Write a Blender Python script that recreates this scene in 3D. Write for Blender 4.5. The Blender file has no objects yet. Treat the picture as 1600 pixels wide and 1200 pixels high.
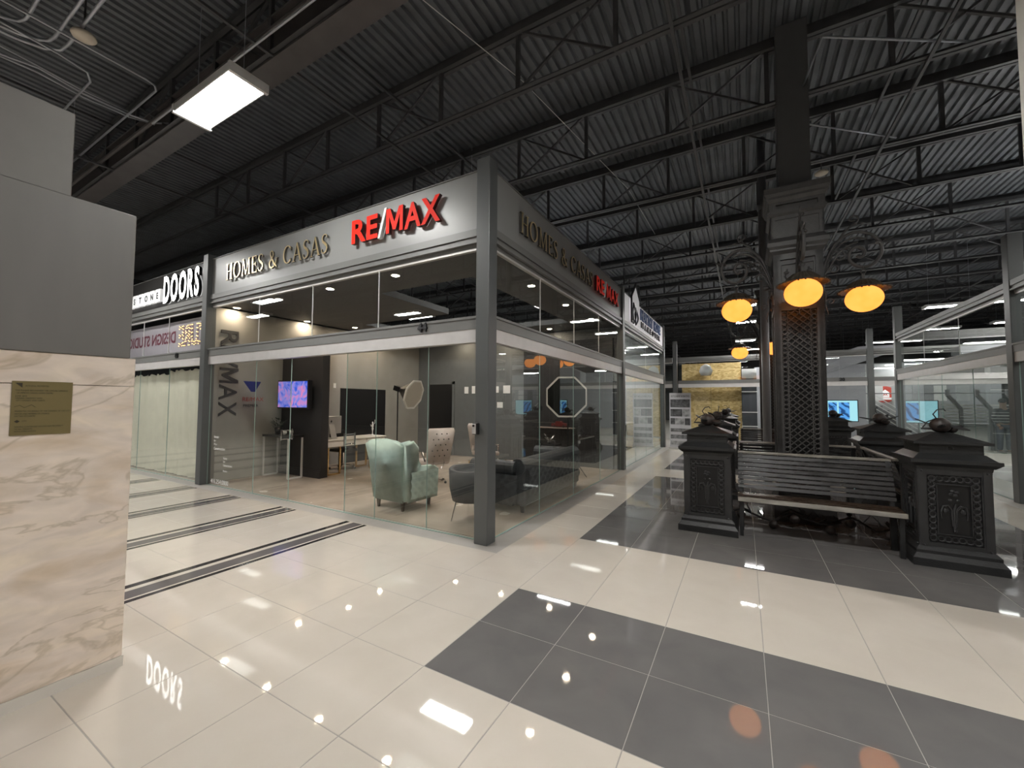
import bpy, bmesh, math, random
from mathutils import Vector, Matrix
random.seed(7)
PI = math.pi
C = bpy.context.scene.collection
S = bpy.context.scene
R = math.radians

# ------------------------------------------------------------------ camera
cd = bpy.data.cameras.new('camera'); cam = bpy.data.objects.new('camera', cd); C.objects.link(cam)
cd.sensor_fit = 'HORIZONTAL'; cd.sensor_width = 36.0; cd.lens = 636.53/1600*36.0
cd.clip_start = 0.02; cd.clip_end = 200
yaw, pitch, roll = R(29.598), R(2.607), R(0.294)
f = Vector((-math.sin(yaw)*math.cos(pitch), math.cos(yaw)*math.cos(pitch), math.sin(pitch)))
r0 = Vector((math.cos(yaw), math.sin(yaw), 0)); u0 = r0.cross(f)
rr = r0*math.cos(roll)+u0*math.sin(roll); uu = -r0*math.sin(roll)+u0*math.cos(roll)
M = Matrix((rr, uu, -f)).transposed().to_4x4(); M.translation = Vector((0, 0, 1.6))
cam.matrix_world = M
S.camera = cam
CAM_R, CAM_F = rr.copy(), f.copy()
# ------------------------------------------------------------------ view, world
S.view_settings.view_transform = 'Standard'; S.view_settings.look = 'None'
S.view_settings.gamma = 1.0; S.view_settings.use_curve_mapping = False
S.view_settings.exposure = 0.0
w = bpy.data.worlds.new('world'); S.world = w; w.use_nodes = True
w.node_tree.nodes['Background'].inputs[0].default_value = (.6, .65, .75, 1)
w.node_tree.nodes['Background'].inputs[1].default_value = .02
S.cycles.max_bounces = 10; S.cycles.transparent_max_bounces = 24
S.cycles.glossy_bounces = 6; S.cycles.diffuse_bounces = 5
S.cycles.sample_clamp_indirect = 6.0; S.cycles.use_denoising = True
S.cycles.use_light_tree = True; S.cycles.caustics_reflective = False; S.cycles.caustics_refractive = False
HIGHBAY = 110.0      # luminance of a high-bay tube
SPOT = 420.0         # recessed downlights
GLOBE = 2.0        # amber globes

# ------------------------------------------------------------------ materials
MATS = {}
def mat(name, col, rough=.5, metal=0, emit=None, es=0, spec=.5, noise=0, nscale=8, rnoise=0, bump=0, bscale=40, stretch=None):
    if name in MATS: return MATS[name]
    m = bpy.data.materials.new(name); m.use_nodes = True; MATS[name] = m
    nt = m.node_tree; N = nt.nodes; L = nt.links; b = N['Principled BSDF']
    b.inputs['Base Color'].default_value = (*col, 1); b.inputs['Roughness'].default_value = rough
    b.inputs['Metallic'].default_value = metal; b.inputs['Specular IOR Level'].default_value = spec
    if emit: b.inputs['Emission Color'].default_value = (*emit, 1); b.inputs['Emission Strength'].default_value = es
    tc = N.new('ShaderNodeTexCoord'); mp = N.new('ShaderNodeMapping'); L.new(tc.outputs['Object'], mp.inputs[0])
    if stretch: mp.inputs['Scale'].default_value = stretch
    nz = N.new('ShaderNodeTexNoise'); nz.inputs['Scale'].default_value = nscale; nz.inputs['Detail'].default_value = 4
    L.new(mp.outputs[0], nz.inputs[0])
    mx = N.new('ShaderNodeMixRGB'); mx.blend_type = 'MULTIPLY'; mx.inputs[0].default_value = 1
    cr = N.new('ShaderNodeMapRange'); cr.inputs[1].default_value = .3; cr.inputs[2].default_value = .7
    cr.inputs[3].default_value = 1-max(noise, .04); cr.inputs[4].default_value = 1+max(noise, .04)*.5
    L.new(nz.outputs[0], cr.inputs[0]); mx.inputs[1].default_value = (*col, 1); L.new(cr.outputs[0], mx.inputs[2])
    L.new(mx.outputs[0], b.inputs['Base Color'])
    if rnoise:
        mr = N.new('ShaderNodeMapRange'); mr.inputs[1].default_value = .3; mr.inputs[2].default_value = .7
        mr.inputs[3].default_value = max(0, rough-rnoise); mr.inputs[4].default_value = rough+rnoise
        L.new(nz.outputs[0], mr.inputs[0]); L.new(mr.outputs[0], b.inputs['Roughness'])
    if bump:
        n2 = N.new('ShaderNodeTexNoise'); n2.inputs['Scale'].default_value = bscale; L.new(mp.outputs[0], n2.inputs[0])
        bp = N.new('ShaderNodeBump'); bp.inputs['Strength'].default_value = bump; bp.inputs['Distance'].default_value = .01
        L.new(n2.outputs[0], bp.inputs['Height']); L.new(bp.outputs[0], b.inputs['Normal'])
    return m
def emat(name, col, s):
    if name in MATS: return MATS[name]
    m = bpy.data.materials.new(name); m.use_nodes = True; MATS[name] = m
    nt = m.node_tree; nt.nodes.clear(); e = nt.nodes.new('ShaderNodeEmission'); o = nt.nodes.new('ShaderNodeOutputMaterial')
    e.inputs[0].default_value = (*col, 1); e.inputs[1].default_value = s; nt.links.new(e.outputs[0], o.inputs[0]); return m
def glassmat(name, tint=(.965, .977, .972), k=1.7):
    m = bpy.data.materials.new(name); m.use_nodes = True; MATS[name] = m
    nt = m.node_tree; N = nt.nodes; L = nt.links; N.clear()
    o = N.new('ShaderNodeOutputMaterial'); mx = N.new('ShaderNodeMixShader')
    t = N.new('ShaderNodeBsdfTransparent'); t.inputs[0].default_value = (*tint, 1)
    g = N.new('ShaderNodeBsdfGlossy'); g.inputs['Roughness'].default_value = 0.0; g.inputs[0].default_value = (.95, 1, .97, 1)
    fr = N.new('ShaderNodeFresnel'); fr.inputs[0].default_value = 1.5
    ge = N.new('ShaderNodeNewGeometry'); a = N.new('ShaderNodeMath'); a.operation = 'SUBTRACT'; a.inputs[0].default_value = 1
    L.new(ge.outputs['Backfacing'], a.inputs[1])
    b = N.new('ShaderNodeMath'); b.operation = 'MULTIPLY'; L.new(fr.outputs[0], b.inputs[0]); L.new(a.outputs[0], b.inputs[1])
    c = N.new('ShaderNodeMath'); c.operation = 'MULTIPLY'; c.use_clamp = True; L.new(b.outputs[0], c.inputs[0]); c.inputs[1].default_value = k
    L.new(c.outputs[0], mx.inputs[0]); L.new(t.outputs[0], mx.inputs[1]); L.new(g.outputs[0], mx.inputs[2]); L.new(mx.outputs[0], o.inputs[0])
    return m
POSTM = mat('post_grey_paint', (.090, .095, .095), .38, noise=.08, nscale=2)
FRAME = mat('frame_grey_paint', (.165, .165, .160), .38, noise=.08, nscale=2)
FASC = mat('fascia_grey', (.245, .247, .243), .35, noise=.07, nscale=1.5)
RAIL = mat('silver_rail', (.62, .60, .59), .35, metal=.25, noise=.05)
GLASS = glassmat('clear_glass')
GEDGE = mat('glass_edge_green', (.30, .42, .38), .2)
BLACK = mat('black_iron_paint', (.020, .0205, .021), .42, noise=.25, nscale=14, bump=.25, bscale=60)
IRON = mat('column_iron_paint', (.075, .072, .071), .42, noise=.2, nscale=14, bump=.2, bscale=60)
DECKM = mat('black_deck_paint', (.112, .122, .135), .55, noise=.2, nscale=3)
JOISTM = mat('black_joist_paint', (.062, .063, .067), .5, noise=.2, nscale=5)
GIRD = mat('girder_paint', (.085, .078, .078), .45, noise=.2, nscale=3)
CONDUIT = mat('galvanised_conduit', (.42, .44, .48), .35, metal=.5)
WHITEP = mat('white_enamel', (.78, .78, .78), .4)
PINKW = mat('wall_plaster_grey', (.30, .29, .27), .7, noise=.08, nscale=3)
CHAR = mat('charcoal_wall', (.022, .021, .022), .5, noise=.1)
WHITEW = mat('white_wall', (.75, .74, .72), .6, noise=.05)
CHROME = mat('chrome', (.75, .75, .75), .12, metal=1)
GOLD = mat('gold_metal', (.75, .52, .25), .25, metal=1)
GOLDL = mat('gold_letter', (.80, .64, .36), .3, metal=.7, noise=.2, nscale=3)
DARKL = mat('letter_side_dark', (.06, .055, .045), .4)
RED = mat('red_acrylic', (.74, .016, .004), .6, spec=.2, emit=(.85, .03, .01), es=.10)
BLKP = mat('black_plastic', (.012, .012, .013), .3)
DARKG = mat('dark_grey_vinyl', (.05, .05, .052), .5)
WHITEV = mat('white_vinyl', (.85, .85, .85), .5)

def marble():
    m = bpy.data.materials.new('cream_marble'); m.use_nodes = True; nt = m.node_tree; N = nt.nodes; L = nt.links
    b = N['Principled BSDF']; b.inputs['Roughness'].default_value = .10
    tc = N.new('ShaderNodeTexCoord'); mp = N.new('ShaderNodeMapping'); mp.inputs['Scale'].default_value = (1, .8, 2.3)
    mp.inputs['Rotation'].default_value = (.18, 0, 0)
    L.new(tc.outputs['Object'], mp.inputs[0])
    n1 = N.new('ShaderNodeTexNoise'); n1.inputs['Scale'].default_value = 1.6; n1.inputs['Detail'].default_value = 7; n1.inputs['Distortion'].default_value = .6
    L.new(mp.outputs[0], n1.inputs[0])
    r1 = N.new('ShaderNodeValToRGB'); e = r1.color_ramp.elements
    e[0].position = .32; e[0].color = (.66, .53, .40, 1); e[1].position = .62; e[1].color = (.84, .72, .59, 1)
    x = r1.color_ramp.elements.new(.47); x.color = (.80, .69, .60, 1)
    L.new(n1.outputs[0], r1.inputs[0])
    # veins: thin contour of a distorted noise
    n2 = N.new('ShaderNodeTexNoise'); n2.inputs['Scale'].default_value = .9; n2.inputs['Detail'].default_value = 6; n2.inputs['Distortion'].default_value = 1.2
    L.new(mp.outputs[0], n2.inputs[0])
    s = N.new('ShaderNodeMath'); s.operation = 'SUBTRACT'; s.inputs[1].default_value = .5; L.new(n2.outputs[0], s.inputs[0])
    a = N.new('ShaderNodeMath'); a.operation = 'ABSOLUTE'; L.new(s.outputs[0], a.inputs[0])
    r2 = N.new('ShaderNodeMapRange'); r2.inputs[1].default_value = 0; r2.inputs[2].default_value = .014; r2.inputs[3].default_value = .55; r2.inputs[4].default_value = 0
    L.new(a.outputs[0], r2.inputs[0])
    mx = N.new('ShaderNodeMixRGB'); L.new(r2.outputs[0], mx.inputs[0]); L.new(r1.outputs[0], mx.inputs[1]); mx.inputs[2].default_value = (.46, .37, .26, 1)
    n3 = N.new('ShaderNodeTexNoise'); n3.inputs['Scale'].default_value = 5; n3.inputs['Detail'].default_value = 8; n3.inputs['Distortion'].default_value = 1.0
    L.new(mp.outputs[0], n3.inputs[0])
    r3 = N.new('ShaderNodeMapRange'); r3.inputs[1].default_value = .35; r3.inputs[2].default_value = .7; r3.inputs[3].default_value = .8; r3.inputs[4].default_value = 1.1
    L.new(n3.outputs[0], r3.inputs[0])
    m2 = N.new('ShaderNodeMixRGB'); m2.blend_type = 'MULTIPLY'; m2.inputs[0].default_value = .6; L.new(mx.outputs[0], m2.inputs[1]); L.new(r3.outputs[0], m2.inputs[2])
    L.new(m2.outputs[0], b.inputs['Base Color']); return m
def tilemat(name, c1, c2, rough=.05):
    m = bpy.data.materials.new(name); m.use_nodes = True; nt = m.node_tree; N = nt.nodes; L = nt.links
    b = N['Principled BSDF']; b.inputs['Roughness'].default_value = rough; b.inputs['Specular IOR Level'].default_value = .85
    ge = N.new('ShaderNodeNewGeometry'); n = N.new('ShaderNodeTexNoise'); n.inputs['Scale'].default_value = 3.1; n.inputs['Detail'].default_value = 8; n.inputs['Distortion'].default_value = .4
    L.new(ge.outputs['Position'], n.inputs[0])
    mx = N.new('ShaderNodeMixRGB'); mx.inputs[1].default_value = (*c1, 1); mx.inputs[2].default_value = (*c2, 1)
    mr = N.new('ShaderNodeMapRange'); mr.inputs[1].default_value = .3; mr.inputs[2].default_value = .7; L.new(n.outputs[0], mr.inputs[0]); L.new(mr.outputs[0], mx.inputs[0])
    L.new(mx.outputs[0], b.inputs['Base Color']); return m
TILEW = tilemat('polished_cream_tile', (.60, .545, .475), (.64, .585, .515), .03)
TILED = tilemat('polished_grey_tile', (.145, .138, .138), (.175, .166, .162), .035)
GROUT = mat('grout', (.33, .31, .285), .7)
STRD = mat('dark_floor_strip', (.035, .032, .033), .08)
STRG = mat('grey_floor_strip', (.14, .13, .13), .08)
MARB = marble()

def screenmat(name, kind):
    m = bpy.data.materials.new(name); m.use_nodes = True; nt = m.node_tree; N = nt.nodes; L = nt.links; N.clear()
    o = N.new('ShaderNodeOutputMaterial'); e = N.new('ShaderNodeEmission'); L.new(e.outputs[0], o.inputs[0])
    tc = N.new('ShaderNodeTexCoord'); wv = N.new('ShaderNodeTexWave'); r = N.new('ShaderNodeValToRGB')
    if kind != 'map':
        wv = N.new('ShaderNodeTexNoise'); wv.inputs['Detail'].default_value = 6
    L.new(tc.outputs['Object'], wv.inputs[0]); L.new(wv.outputs[0], r.inputs[0]); L.new(r.outputs[0], e.inputs[0])
    el = r.color_ramp.elements
    if kind == 'map':
        wv.inputs['Scale'].default_value = 2.2; wv.inputs['Distortion'].default_value = 7; wv.inputs['Detail'].default_value = 2; wv.bands_direction = 'DIAGONAL'
        el[0].position = .12; el[0].color = (.02, .08, .25, 1); el[1].position = .5; el[1].color = (.12, .42, .95, 1); e.inputs[1].default_value = 1.0
    else:
        wv.inputs['Scale'].default_value = 5; wv.inputs['Distortion'].default_value = 1.5
        el[0].position = .34; el[0].color = (.04, .12, .75, 1); el[1].position = .66; el[1].color = (.85, .28, .55, 1); e.inputs[1].default_value = .85
        x = el.new(.5); x.color = (.3, .3, .85, 1)
    return m
def osbmat():
    m = bpy.data.materials.new('osb_board'); m.use_nodes = True; nt = m.node_tree; N = nt.nodes; L = nt.links
    b = N['Principled BSDF']; b.inputs['Roughness'].default_value = .7
    tc = N.new('ShaderNodeTexCoord'); v = N.new('ShaderNodeTexVoronoi'); v.inputs['Scale'].default_value = 9
    mp = N.new('ShaderNodeMapping'); mp.inputs['Scale'].default_value = (1, 1, 2.2); L.new(tc.outputs['Object'], mp.inputs[0]); L.new(mp.outputs[0], v.inputs[0])
    r = N.new('ShaderNodeValToRGB'); L.new(v.outputs['Color'], r.inputs[0])
    r.color_ramp.elements[0].color = (.42, .27, .08, 1); r.color_ramp.elements[1].color = (.85, .66, .33, 1)
    L.new(r.outputs[0], b.inputs['Base Color']); return m

# ------------------------------------------------------------------ mesh building
class MB:
    def __init__(s): s.v = []; s.f = []
    def add(s, vs, fs):
        n = len(s.v); s.v += [tuple(x) for x in vs]; s.f += [tuple(i+n for i in q) for q in fs]; return s
    def box(s, x0, x1, y0, y1, z0, z1):
        return s.add([(x0,y0,z0),(x1,y0,z0),(x1,y1,z0),(x0,y1,z0),(x0,y0,z1),(x1,y0,z1),(x1,y1,z1),(x0,y1,z1)],
                     [(3,2,1,0),(4,5,6,7),(0,1,5,4),(1,2,6,5),(2,3,7,6),(3,0,4,7)])
    def cbox(s, c, d):
        return s.box(c[0]-d[0]/2, c[0]+d[0]/2, c[1]-d[1]/2, c[1]+d[1]/2, c[2]-d[2]/2, c[2]+d[2]/2)
    def frust(s, x0, y0, hx0, hy0, z0, hx1, hy1, z1):
        return s.add([(x0-hx0,y0-hy0,z0),(x0+hx0,y0-hy0,z0),(x0+hx0,y0+hy0,z0),(x0-hx0,y0+hy0,z0),(x0-hx1,y0-hy1,z1),(x0+hx1,y0-hy1,z1),(x0+hx1,y0+hy1,z1),(x0-hx1,y0+hy1,z1)],
                     [(3,2,1,0),(4,5,6,7),(0,1,5,4),(1,2,6,5),(2,3,7,6),(3,0,4,7)])
    def bar(s, p, q, w, h=None, up=(0,0,1)):
        p, q = Vector(p), Vector(q); h = h or w; d = (q-p).normalized(); u = Vector(up)
        if abs(d.dot(u)) > .98: u = Vector((0,1,0)) if abs(d.y) < .9 else Vector((1,0,0))
        a = d.cross(u).normalized(); b = a.cross(d).normalized(); a *= w/2; b *= h/2
        return s.add([p-a-b, p+a-b, p+a+b, p-a+b, q-a-b, q+a-b, q+a+b, q-a+b], [(3,2,1,0),(4,5,6,7),(0,1,5,4),(1,2,6,5),(2,3,7,6),(3,0,4,7)])
    def tube(s, pts, r, n=8, cap=True):
        pts = [Vector(p) for p in pts]; m = len(pts); rs = r if isinstance(r, (list, tuple)) else [r]*m
        vs = []; fs = []; pa = None
        for i, p in enumerate(pts):
            d = (pts[min(i+1, m-1)]-pts[max(i-1, 0)])
            d = d.normalized() if d.length > 1e-9 else Vector((0,0,1))
            if pa is None: pa = d.orthogonal().normalized()
            a = (pa-d*pa.dot(d))
            a = a.normalized() if a.length > 1e-6 else d.orthogonal().normalized()
            pa = a; b = d.cross(a)
            for k in range(n):
                t = 2*PI*k/n; vs.append(p+(a*math.cos(t)+b*math.sin(t))*rs[i])
        for i in range(m-1):
            for k in range(n): fs.append((i*n+k, i*n+(k+1)%n, (i+1)*n+(k+1)%n, (i+1)*n+k))
        if cap: fs.append(tuple(range(n-1, -1, -1))); fs.append(tuple((m-1)*n+k for k in range(n)))
        return s.add(vs, fs)
    def lathe(s, prof, c=(0,0,0), n=24, rib=0, nr=0):
        vs = []; fs = []; m = len(prof)
        for r, z in prof:
            for k in range(n):
                t = 2*PI*k/n; q = r*(1+(rib*math.cos(nr*t) if rib else 0)); vs.append((c[0]+q*math.cos(t), c[1]+q*math.sin(t), c[2]+z))
        for i in range(m-1):
            for k in range(n): fs.append((i*n+k, i*n+(k+1)%n, (i+1)*n+(k+1)%n, (i+1)*n+k))
        fs.append(tuple(range(n-1, -1, -1))); fs.append(tuple((m-1)*n+k for k in range(n)))
        return s.add(vs, fs)
    def ball(s, c, r, n=10, m=7):
        r = r if isinstance(r, (list, tuple)) else (r, r, r); vs = []; fs = []
        for i in range(1, m):
            a = PI*i/m
            for k in range(n):
                t = 2*PI*k/n; vs.append((c[0]+r[0]*math.sin(a)*math.cos(t), c[1]+r[1]*math.sin(a)*math.sin(t), c[2]-r[2]*math.cos(a)))
        for i in range(m-2):
            for k in range(n): fs.append((i*n+k, i*n+(k+1)%n, (i+1)*n+(k+1)%n, (i+1)*n+k))
        b = len(vs); vs += [(c[0], c[1], c[2]-r[2]), (c[0], c[1], c[2]+r[2])]
        for k in range(n): fs.append((b, (k+1)%n, k)); fs.append((b+1, (m-2)*n+k, (m-2)*n+(k+1)%n))
        return s.add(vs, fs)
    def torus(s, c, R_, r, ax='y', n=10, m=5):
        vs = []; fs = []
        for i in range(n):
            t = 2*PI*i/n
            for k in range(m):
                p = 2*PI*k/m; q = R_+r*math.cos(p); a, b, d = q*math.cos(t), q*math.sin(t), r*math.sin(p)
                v = (a, d, b) if ax == 'y' else ((d, a, b) if ax == 'x' else (a, b, d)); vs.append((c[0]+v[0], c[1]+v[1], c[2]+v[2]))
        for i in range(n):
            for k in range(m): fs.append((i*m+k, ((i+1)%n)*m+k, ((i+1)%n)*m+(k+1)%m, i*m+(k+1)%m))
        return s.add(vs, fs)
    def prism(s, poly, fn, d0, d1):       # poly 2D, fn(a,b,d)->xyz
        n = len(poly); vs = [fn(a, b, d0) for a, b in poly]+[fn(a, b, d1) for a, b in poly]
        return s.add(vs, [tuple(range(n)), tuple(range(2*n-1, n-1, -1))]+[(i, (i+1)%n, n+(i+1)%n, n+i) for i in range(n)])
    def map(s, fn): s.v = [tuple(fn(*v)) for v in s.v]; return s
    def build(s, name, m, parent=None, smooth=False, bevel=0, label=None, kind=None, seg=1):
        me = bpy.data.meshes.new(name); off = getattr(parent, '_', None)
        me.from_pydata(s.v, [], s.f); bm = bmesh.new(); bm.from_mesh(me)
        if bevel:
            bmesh.ops.remove_doubles(bm, verts=bm.verts, dist=1e-5)
            bmesh.ops.bevel(bm, geom=[e for e in bm.edges if len(e.link_faces) == 2 and e.calc_face_angle(0) > .6], offset=bevel, segments=seg, affect='EDGES', profile=.6)
        bmesh.ops.recalc_face_normals(bm, faces=bm.faces); bm.to_mesh(me); bm.free()
        for mm in (m if isinstance(m, (list, tuple)) else [m]): me.materials.append(mm)
        if smooth:
            for p in me.polygons: p.use_smooth = True
        o = bpy.data.objects.new(name, me); C.objects.link(o)
        if parent: o.parent = parent
        if label: o['label'] = label
        if kind: o['kind'] = kind
        return o
def shift(o):           # mesh data is in world metres; turn it into the parent's frame
    p = o.parent; t = Vector((0,0,0))
    while p: t += p.location; p = p.parent
    o.data.transform(Matrix.Translation(-t)); return o
def W(mb, name, m, parent, **k): return shift(mb.build(name, m, parent, **k))
def thing(name, label, cat, loc=(0,0,0), rz=0, group=None):
    o = bpy.data.objects.new(name, None); o.empty_display_size = .1; C.objects.link(o)
    o.location = loc; o.rotation_euler = (0,0,rz); o['label'] = label; o['category'] = cat
    if group: o['group'] = group
    return o
def tag(o, label, cat, group=None, kind=None):
    o['label'] = label; o['category'] = cat
    if group: o['group'] = group
    if kind: o['kind'] = kind
    return o
def kids(o): return [c for c in ALL_CH.get(o.name, [])]
def copy_tree(o, parent=None):
    c = o.copy(); C.objects.link(c)
    if parent: c.parent = parent
    for ch in o.children: copy_tree(ch, c)
    return c
def dup(o, loc, rz, label, group=None, sc=None):
    c = copy_tree(o); c.location = loc; c.rotation_euler = (0,0,rz); c['label'] = label
    if group: c['group'] = group
    if sc: c.scale = sc
    return c

# ---- text
def text_mesh(s, size, depth=0.0, bold=0.0, spacing=1.0):
    cu = bpy.data.curves.new('t', 'FONT'); cu.body = s; cu.size = size; cu.extrude = depth/2; cu.offset = bold; cu.resolution_u = 3; cu.space_character = spacing
    o = bpy.data.objects.new('t', cu); C.objects.link(o)
    dg = bpy.context.evaluated_depsgraph_get(); me = bpy.data.meshes.new_from_object(o.evaluated_get(dg))
    bpy.data.objects.remove(o); bpy.data.curves.remove(cu); return me
def place(me, name, m, parent, P, Rd, Ud, off=0, sx=1, sy=1, side=None):
    Rd, Ud, P = Vector(Rd).normalized(), Vector(Ud).normalized(), Vector(P); Nn = Rd.cross(Ud)
    me.name = name
    me.transform(Matrix((( Rd.x*sx, Ud.x*sy, Nn.x, P.x+Nn.x*off), (Rd.y*sx, Ud.y*sy, Nn.y, P.y+Nn.y*off), (Rd.z*sx, Ud.z*sy, Nn.z, P.z+Nn.z*off), (0,0,0,1))))
    me.materials.clear(); me.materials.append(m)
    if side:
        me.materials.append(side)
        for p in me.polygons: p.material_index = 0 if abs(p.normal.dot(Nn)) > .7 else 1
    o = bpy.data.objects.new(name, me); C.objects.link(o); o.parent = parent; return shift(o)
def letters(s, size_h, width, P, Rd, Ud, m, parent, depth, bold, off, name='letter', side=None, gap=.12):
    """one mesh per letter, cap height size_h, total width fitted"""
    ms = []
    for ch in s:
        if ch == ' ': ms.append(None); continue
        if ch == 'M': ms.append((0, .80, 0, .73, 'M')); continue
        me = text_mesh(ch, 1.0, 0, 0); xs = [v.co.x for v in me.vertices]; ys = [v.co.y for v in me.vertices]
        ms.append((min(xs), max(xs), min(ys), max(ys), ch)); bpy.data.meshes.remove(me)
    capH = .73; tot = sum((.45 if q is None else q[1]-q[0]) for q in ms)+gap*(len(ms)-1); sx = width/tot; sy = size_h/capH; x = 0
    for q in ms:
        if q is None: x += .45+gap; continue
        if q[4] == 'M':
            t_ = .14+bold*2; P4 = [(0,0),(0,1),(t_*1.25,1),(.5,.42),(1-t_*1.25,1),(1,1),(1,0),(1-t_,0),(1-t_,.66),(.5+t_*.42,.10),(.5-t_*.42,.10),(t_,.66),(t_,0)]
            mm_ = MB().prism([(a*.80, b*.73) for a, b in P4], lambda a, b, d: (a, b, d), -depth/2, depth/2); me = bpy.data.meshes.new('M'); me.from_pydata(mm_.v, [], mm_.f)
            bm = bmesh.new(); bm.from_mesh(me); bmesh.ops.recalc_face_normals(bm, faces=bm.faces); bm.to_mesh(me); bm.free()
        else: me = text_mesh(q[4], 1.0, depth, bold)
        for v in me.vertices: v.co.x -= q[0]; v.co.y -= 0
        pp = Vector(P)+Vector(Rd).normalized()*x*sx
        place(me, name, m, parent, pp, Rd, Ud, off, sx, sy, side); x += q[1]-q[0]+gap
def txt(s, h, P, Rd, Ud, m, parent, name='lettering', off=.004, depth=.002, bold=0, fit=None):
    me = text_mesh(s, h/.73, depth, bold); sx = 1
    if fit: xs = [v.co.x for v in me.vertices]; sx = fit/(max(xs)-min(xs))
    return place(me, name, m, parent, P, Rd, Ud, off, sx, 1)

# serif capitals as ribbons ((points),(widths)) in a unit-high box
def arc(cx, cy, rx, ry, a0, a1, n, w0, w1=None, thin=None):
    pts = []; ws = []
    for i in range(n+1):
        a = R(a0+(a1-a0)*i/n); pts.append((cx+rx*math.cos(a), cy+ry*math.sin(a)))
        k = abs(math.cos(a)); ws.append((thin if thin else .04)+(w0-(thin if thin else .04))*k)
    return pts, ws
def serifs(*xs):
    o = []
    for x, y, w_ in xs: o.append(([(x-w_, y), (x+w_, y)], [.03, .03]))
    return o
SER = {
 'H': (.85, [([(.17,0),(.17,1)],[.12,.12]), ([(.68,0),(.68,1)],[.12,.12]), ([(.17,.52),(.68,.52)],[.045,.045])]+serifs((.17,.015,.14),(.17,.985,.14),(.68,.015,.14),(.68,.985,.14))),
 'O': (.95, [arc(.47,.5,.38,.47,0,360,24,.13)]),
 'M': (1.10, [([(.18,0),(.20,1)],[.05,.05]), ([(.2,1),(.55,.05)],[.14,.08]), ([(.55,.05),(.9,1)],[.04,.05]), ([(.9,1),(.93,0)],[.12,.12])]+serifs((.17,.015,.11),(.16,.985,.1),(.93,.015,.13),(.96,.985,.08))),
 'E': (.70, [([(.18,0),(.18,1)],[.12,.12]), ([(.1,.98),(.58,.98)],[.04,.04]), ([(.18,.52),(.48,.52)],[.04,.04]), ([(.1,.02),(.62,.02)],[.04,.04]), ([(.58,1),(.58,.82)],[.04,.01]), ([(.48,.62),(.48,.42)],[.03,.03]), ([(.62,0),(.62,.2)],[.04,.01])]),
 'S': (.62, [([(.52,.78),(.50,.9),(.40,.97),(.28,.98),(.15,.9),(.11,.76),(.18,.62),(.34,.52),(.48,.4),(.52,.25),(.46,.1),(.32,.02),(.18,.03),(.09,.12),(.07,.26)],[.03,.05,.05,.05,.07,.11,.13,.15,.13,.11,.07,.05,.05,.05,.03])]),
 'C': (.88, [arc(.48,.5,.38,.47,45,315,20,.13), ([(.78,.88),(.78,.70)],[.05,.02]), ([(.78,.12),(.78,.27)],[.05,.02])]),
 'A': (.92, [([(.14,0),(.44,1)],[.05,.05]), ([(.44,1),(.80,0)],[.12,.12]), ([(.24,.34),(.66,.34)],[.04,.04])]+serifs((.14,.015,.12),(.80,.015,.14))),
 '&': (.95, [([(.86,.5),(.78,.25),(.6,.06),(.36,.0),(.16,.08),(.11,.25),(.2,.42),(.42,.56),(.5,.72),(.46,.9),(.34,.98),(.22,.9),(.22,.74),(.4,.48),(.62,.2),(.88,.02)],[.03,.04,.05,.08,.10,.12,.08,.05,.08,.06,.05,.06,.08,.12,.12,.05])]+serifs((.84,.5,.1))),
}
def serif_text(s, h, width, P, Rd, Ud, m, side, parent, depth=.03, off=.03):
    tot = sum(.42 if c == ' ' else SER[c][0] for c in s)+.06*(len(s)-1); k = width/tot; x = 0
    Rd, Ud, P = Vector(Rd), Vector(Ud), Vector(P); Nn = Rd.cross(Ud)
    for c in s:
        if c == ' ': x += .48; continue
        mb = MB()
        for pts, ws in SER[c][1]:
            n = len(pts); Lp = []; Rp = []
            for i, (px, py) in enumerate(pts):
                a = pts[max(i-1, 0)]; b = pts[min(i+1, n-1)]; dx, dy = b[0]-a[0], b[1]-a[1]; l = math.hypot(dx, dy) or 1
                if i == 0 and n > 2 and abs(pts[0][0]-pts[-1][0]) < 1e-6 and abs(pts[0][1]-pts[-1][1]) < 1e-6: dx, dy = 0, 1; l = 1
                if i == n-1 and n > 2 and abs(pts[0][0]-pts[-1][0]) < 1e-6 and abs(pts[0][1]-pts[-1][1]) < 1e-6: dx, dy = 0, 1; l = 1
                nx, ny = -dy/l*ws[i]/2, dx/l*ws[i]/2; Lp.append((px+nx, py+ny)); Rp.append((px-nx, py-ny))
            vs = []
            for d in (off, off+depth):
                for q in Lp+Rp: vs.append(P+Rd*((x+q[0])*k)+Ud*(q[1]*h)+Nn*d)
            fs = []; N2 = 2*n
            for i in range(n-1):
                fs += [(i, i+1, n+i+1, n+i), (N2+i, N2+n+i, N2+n+i+1, N2+i+1), (i, N2+i, N2+i+1, i+1), (n+i, n+i+1, N2+n+i+1, N2+n+i)]
            fs += [(0, n, N2+n, N2), (n-1, N2+n-1, N2+2*n-1, 2*n-1)]
            mb.add(vs, fs)
        o = mb.build('letter', [m, side], parent)
        for p in o.data.polygons: p.material_index = 0 if abs(p.normal.dot(Nn)) > .7 else 1
        shift(o); x += SER[c][0]+.06

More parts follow.
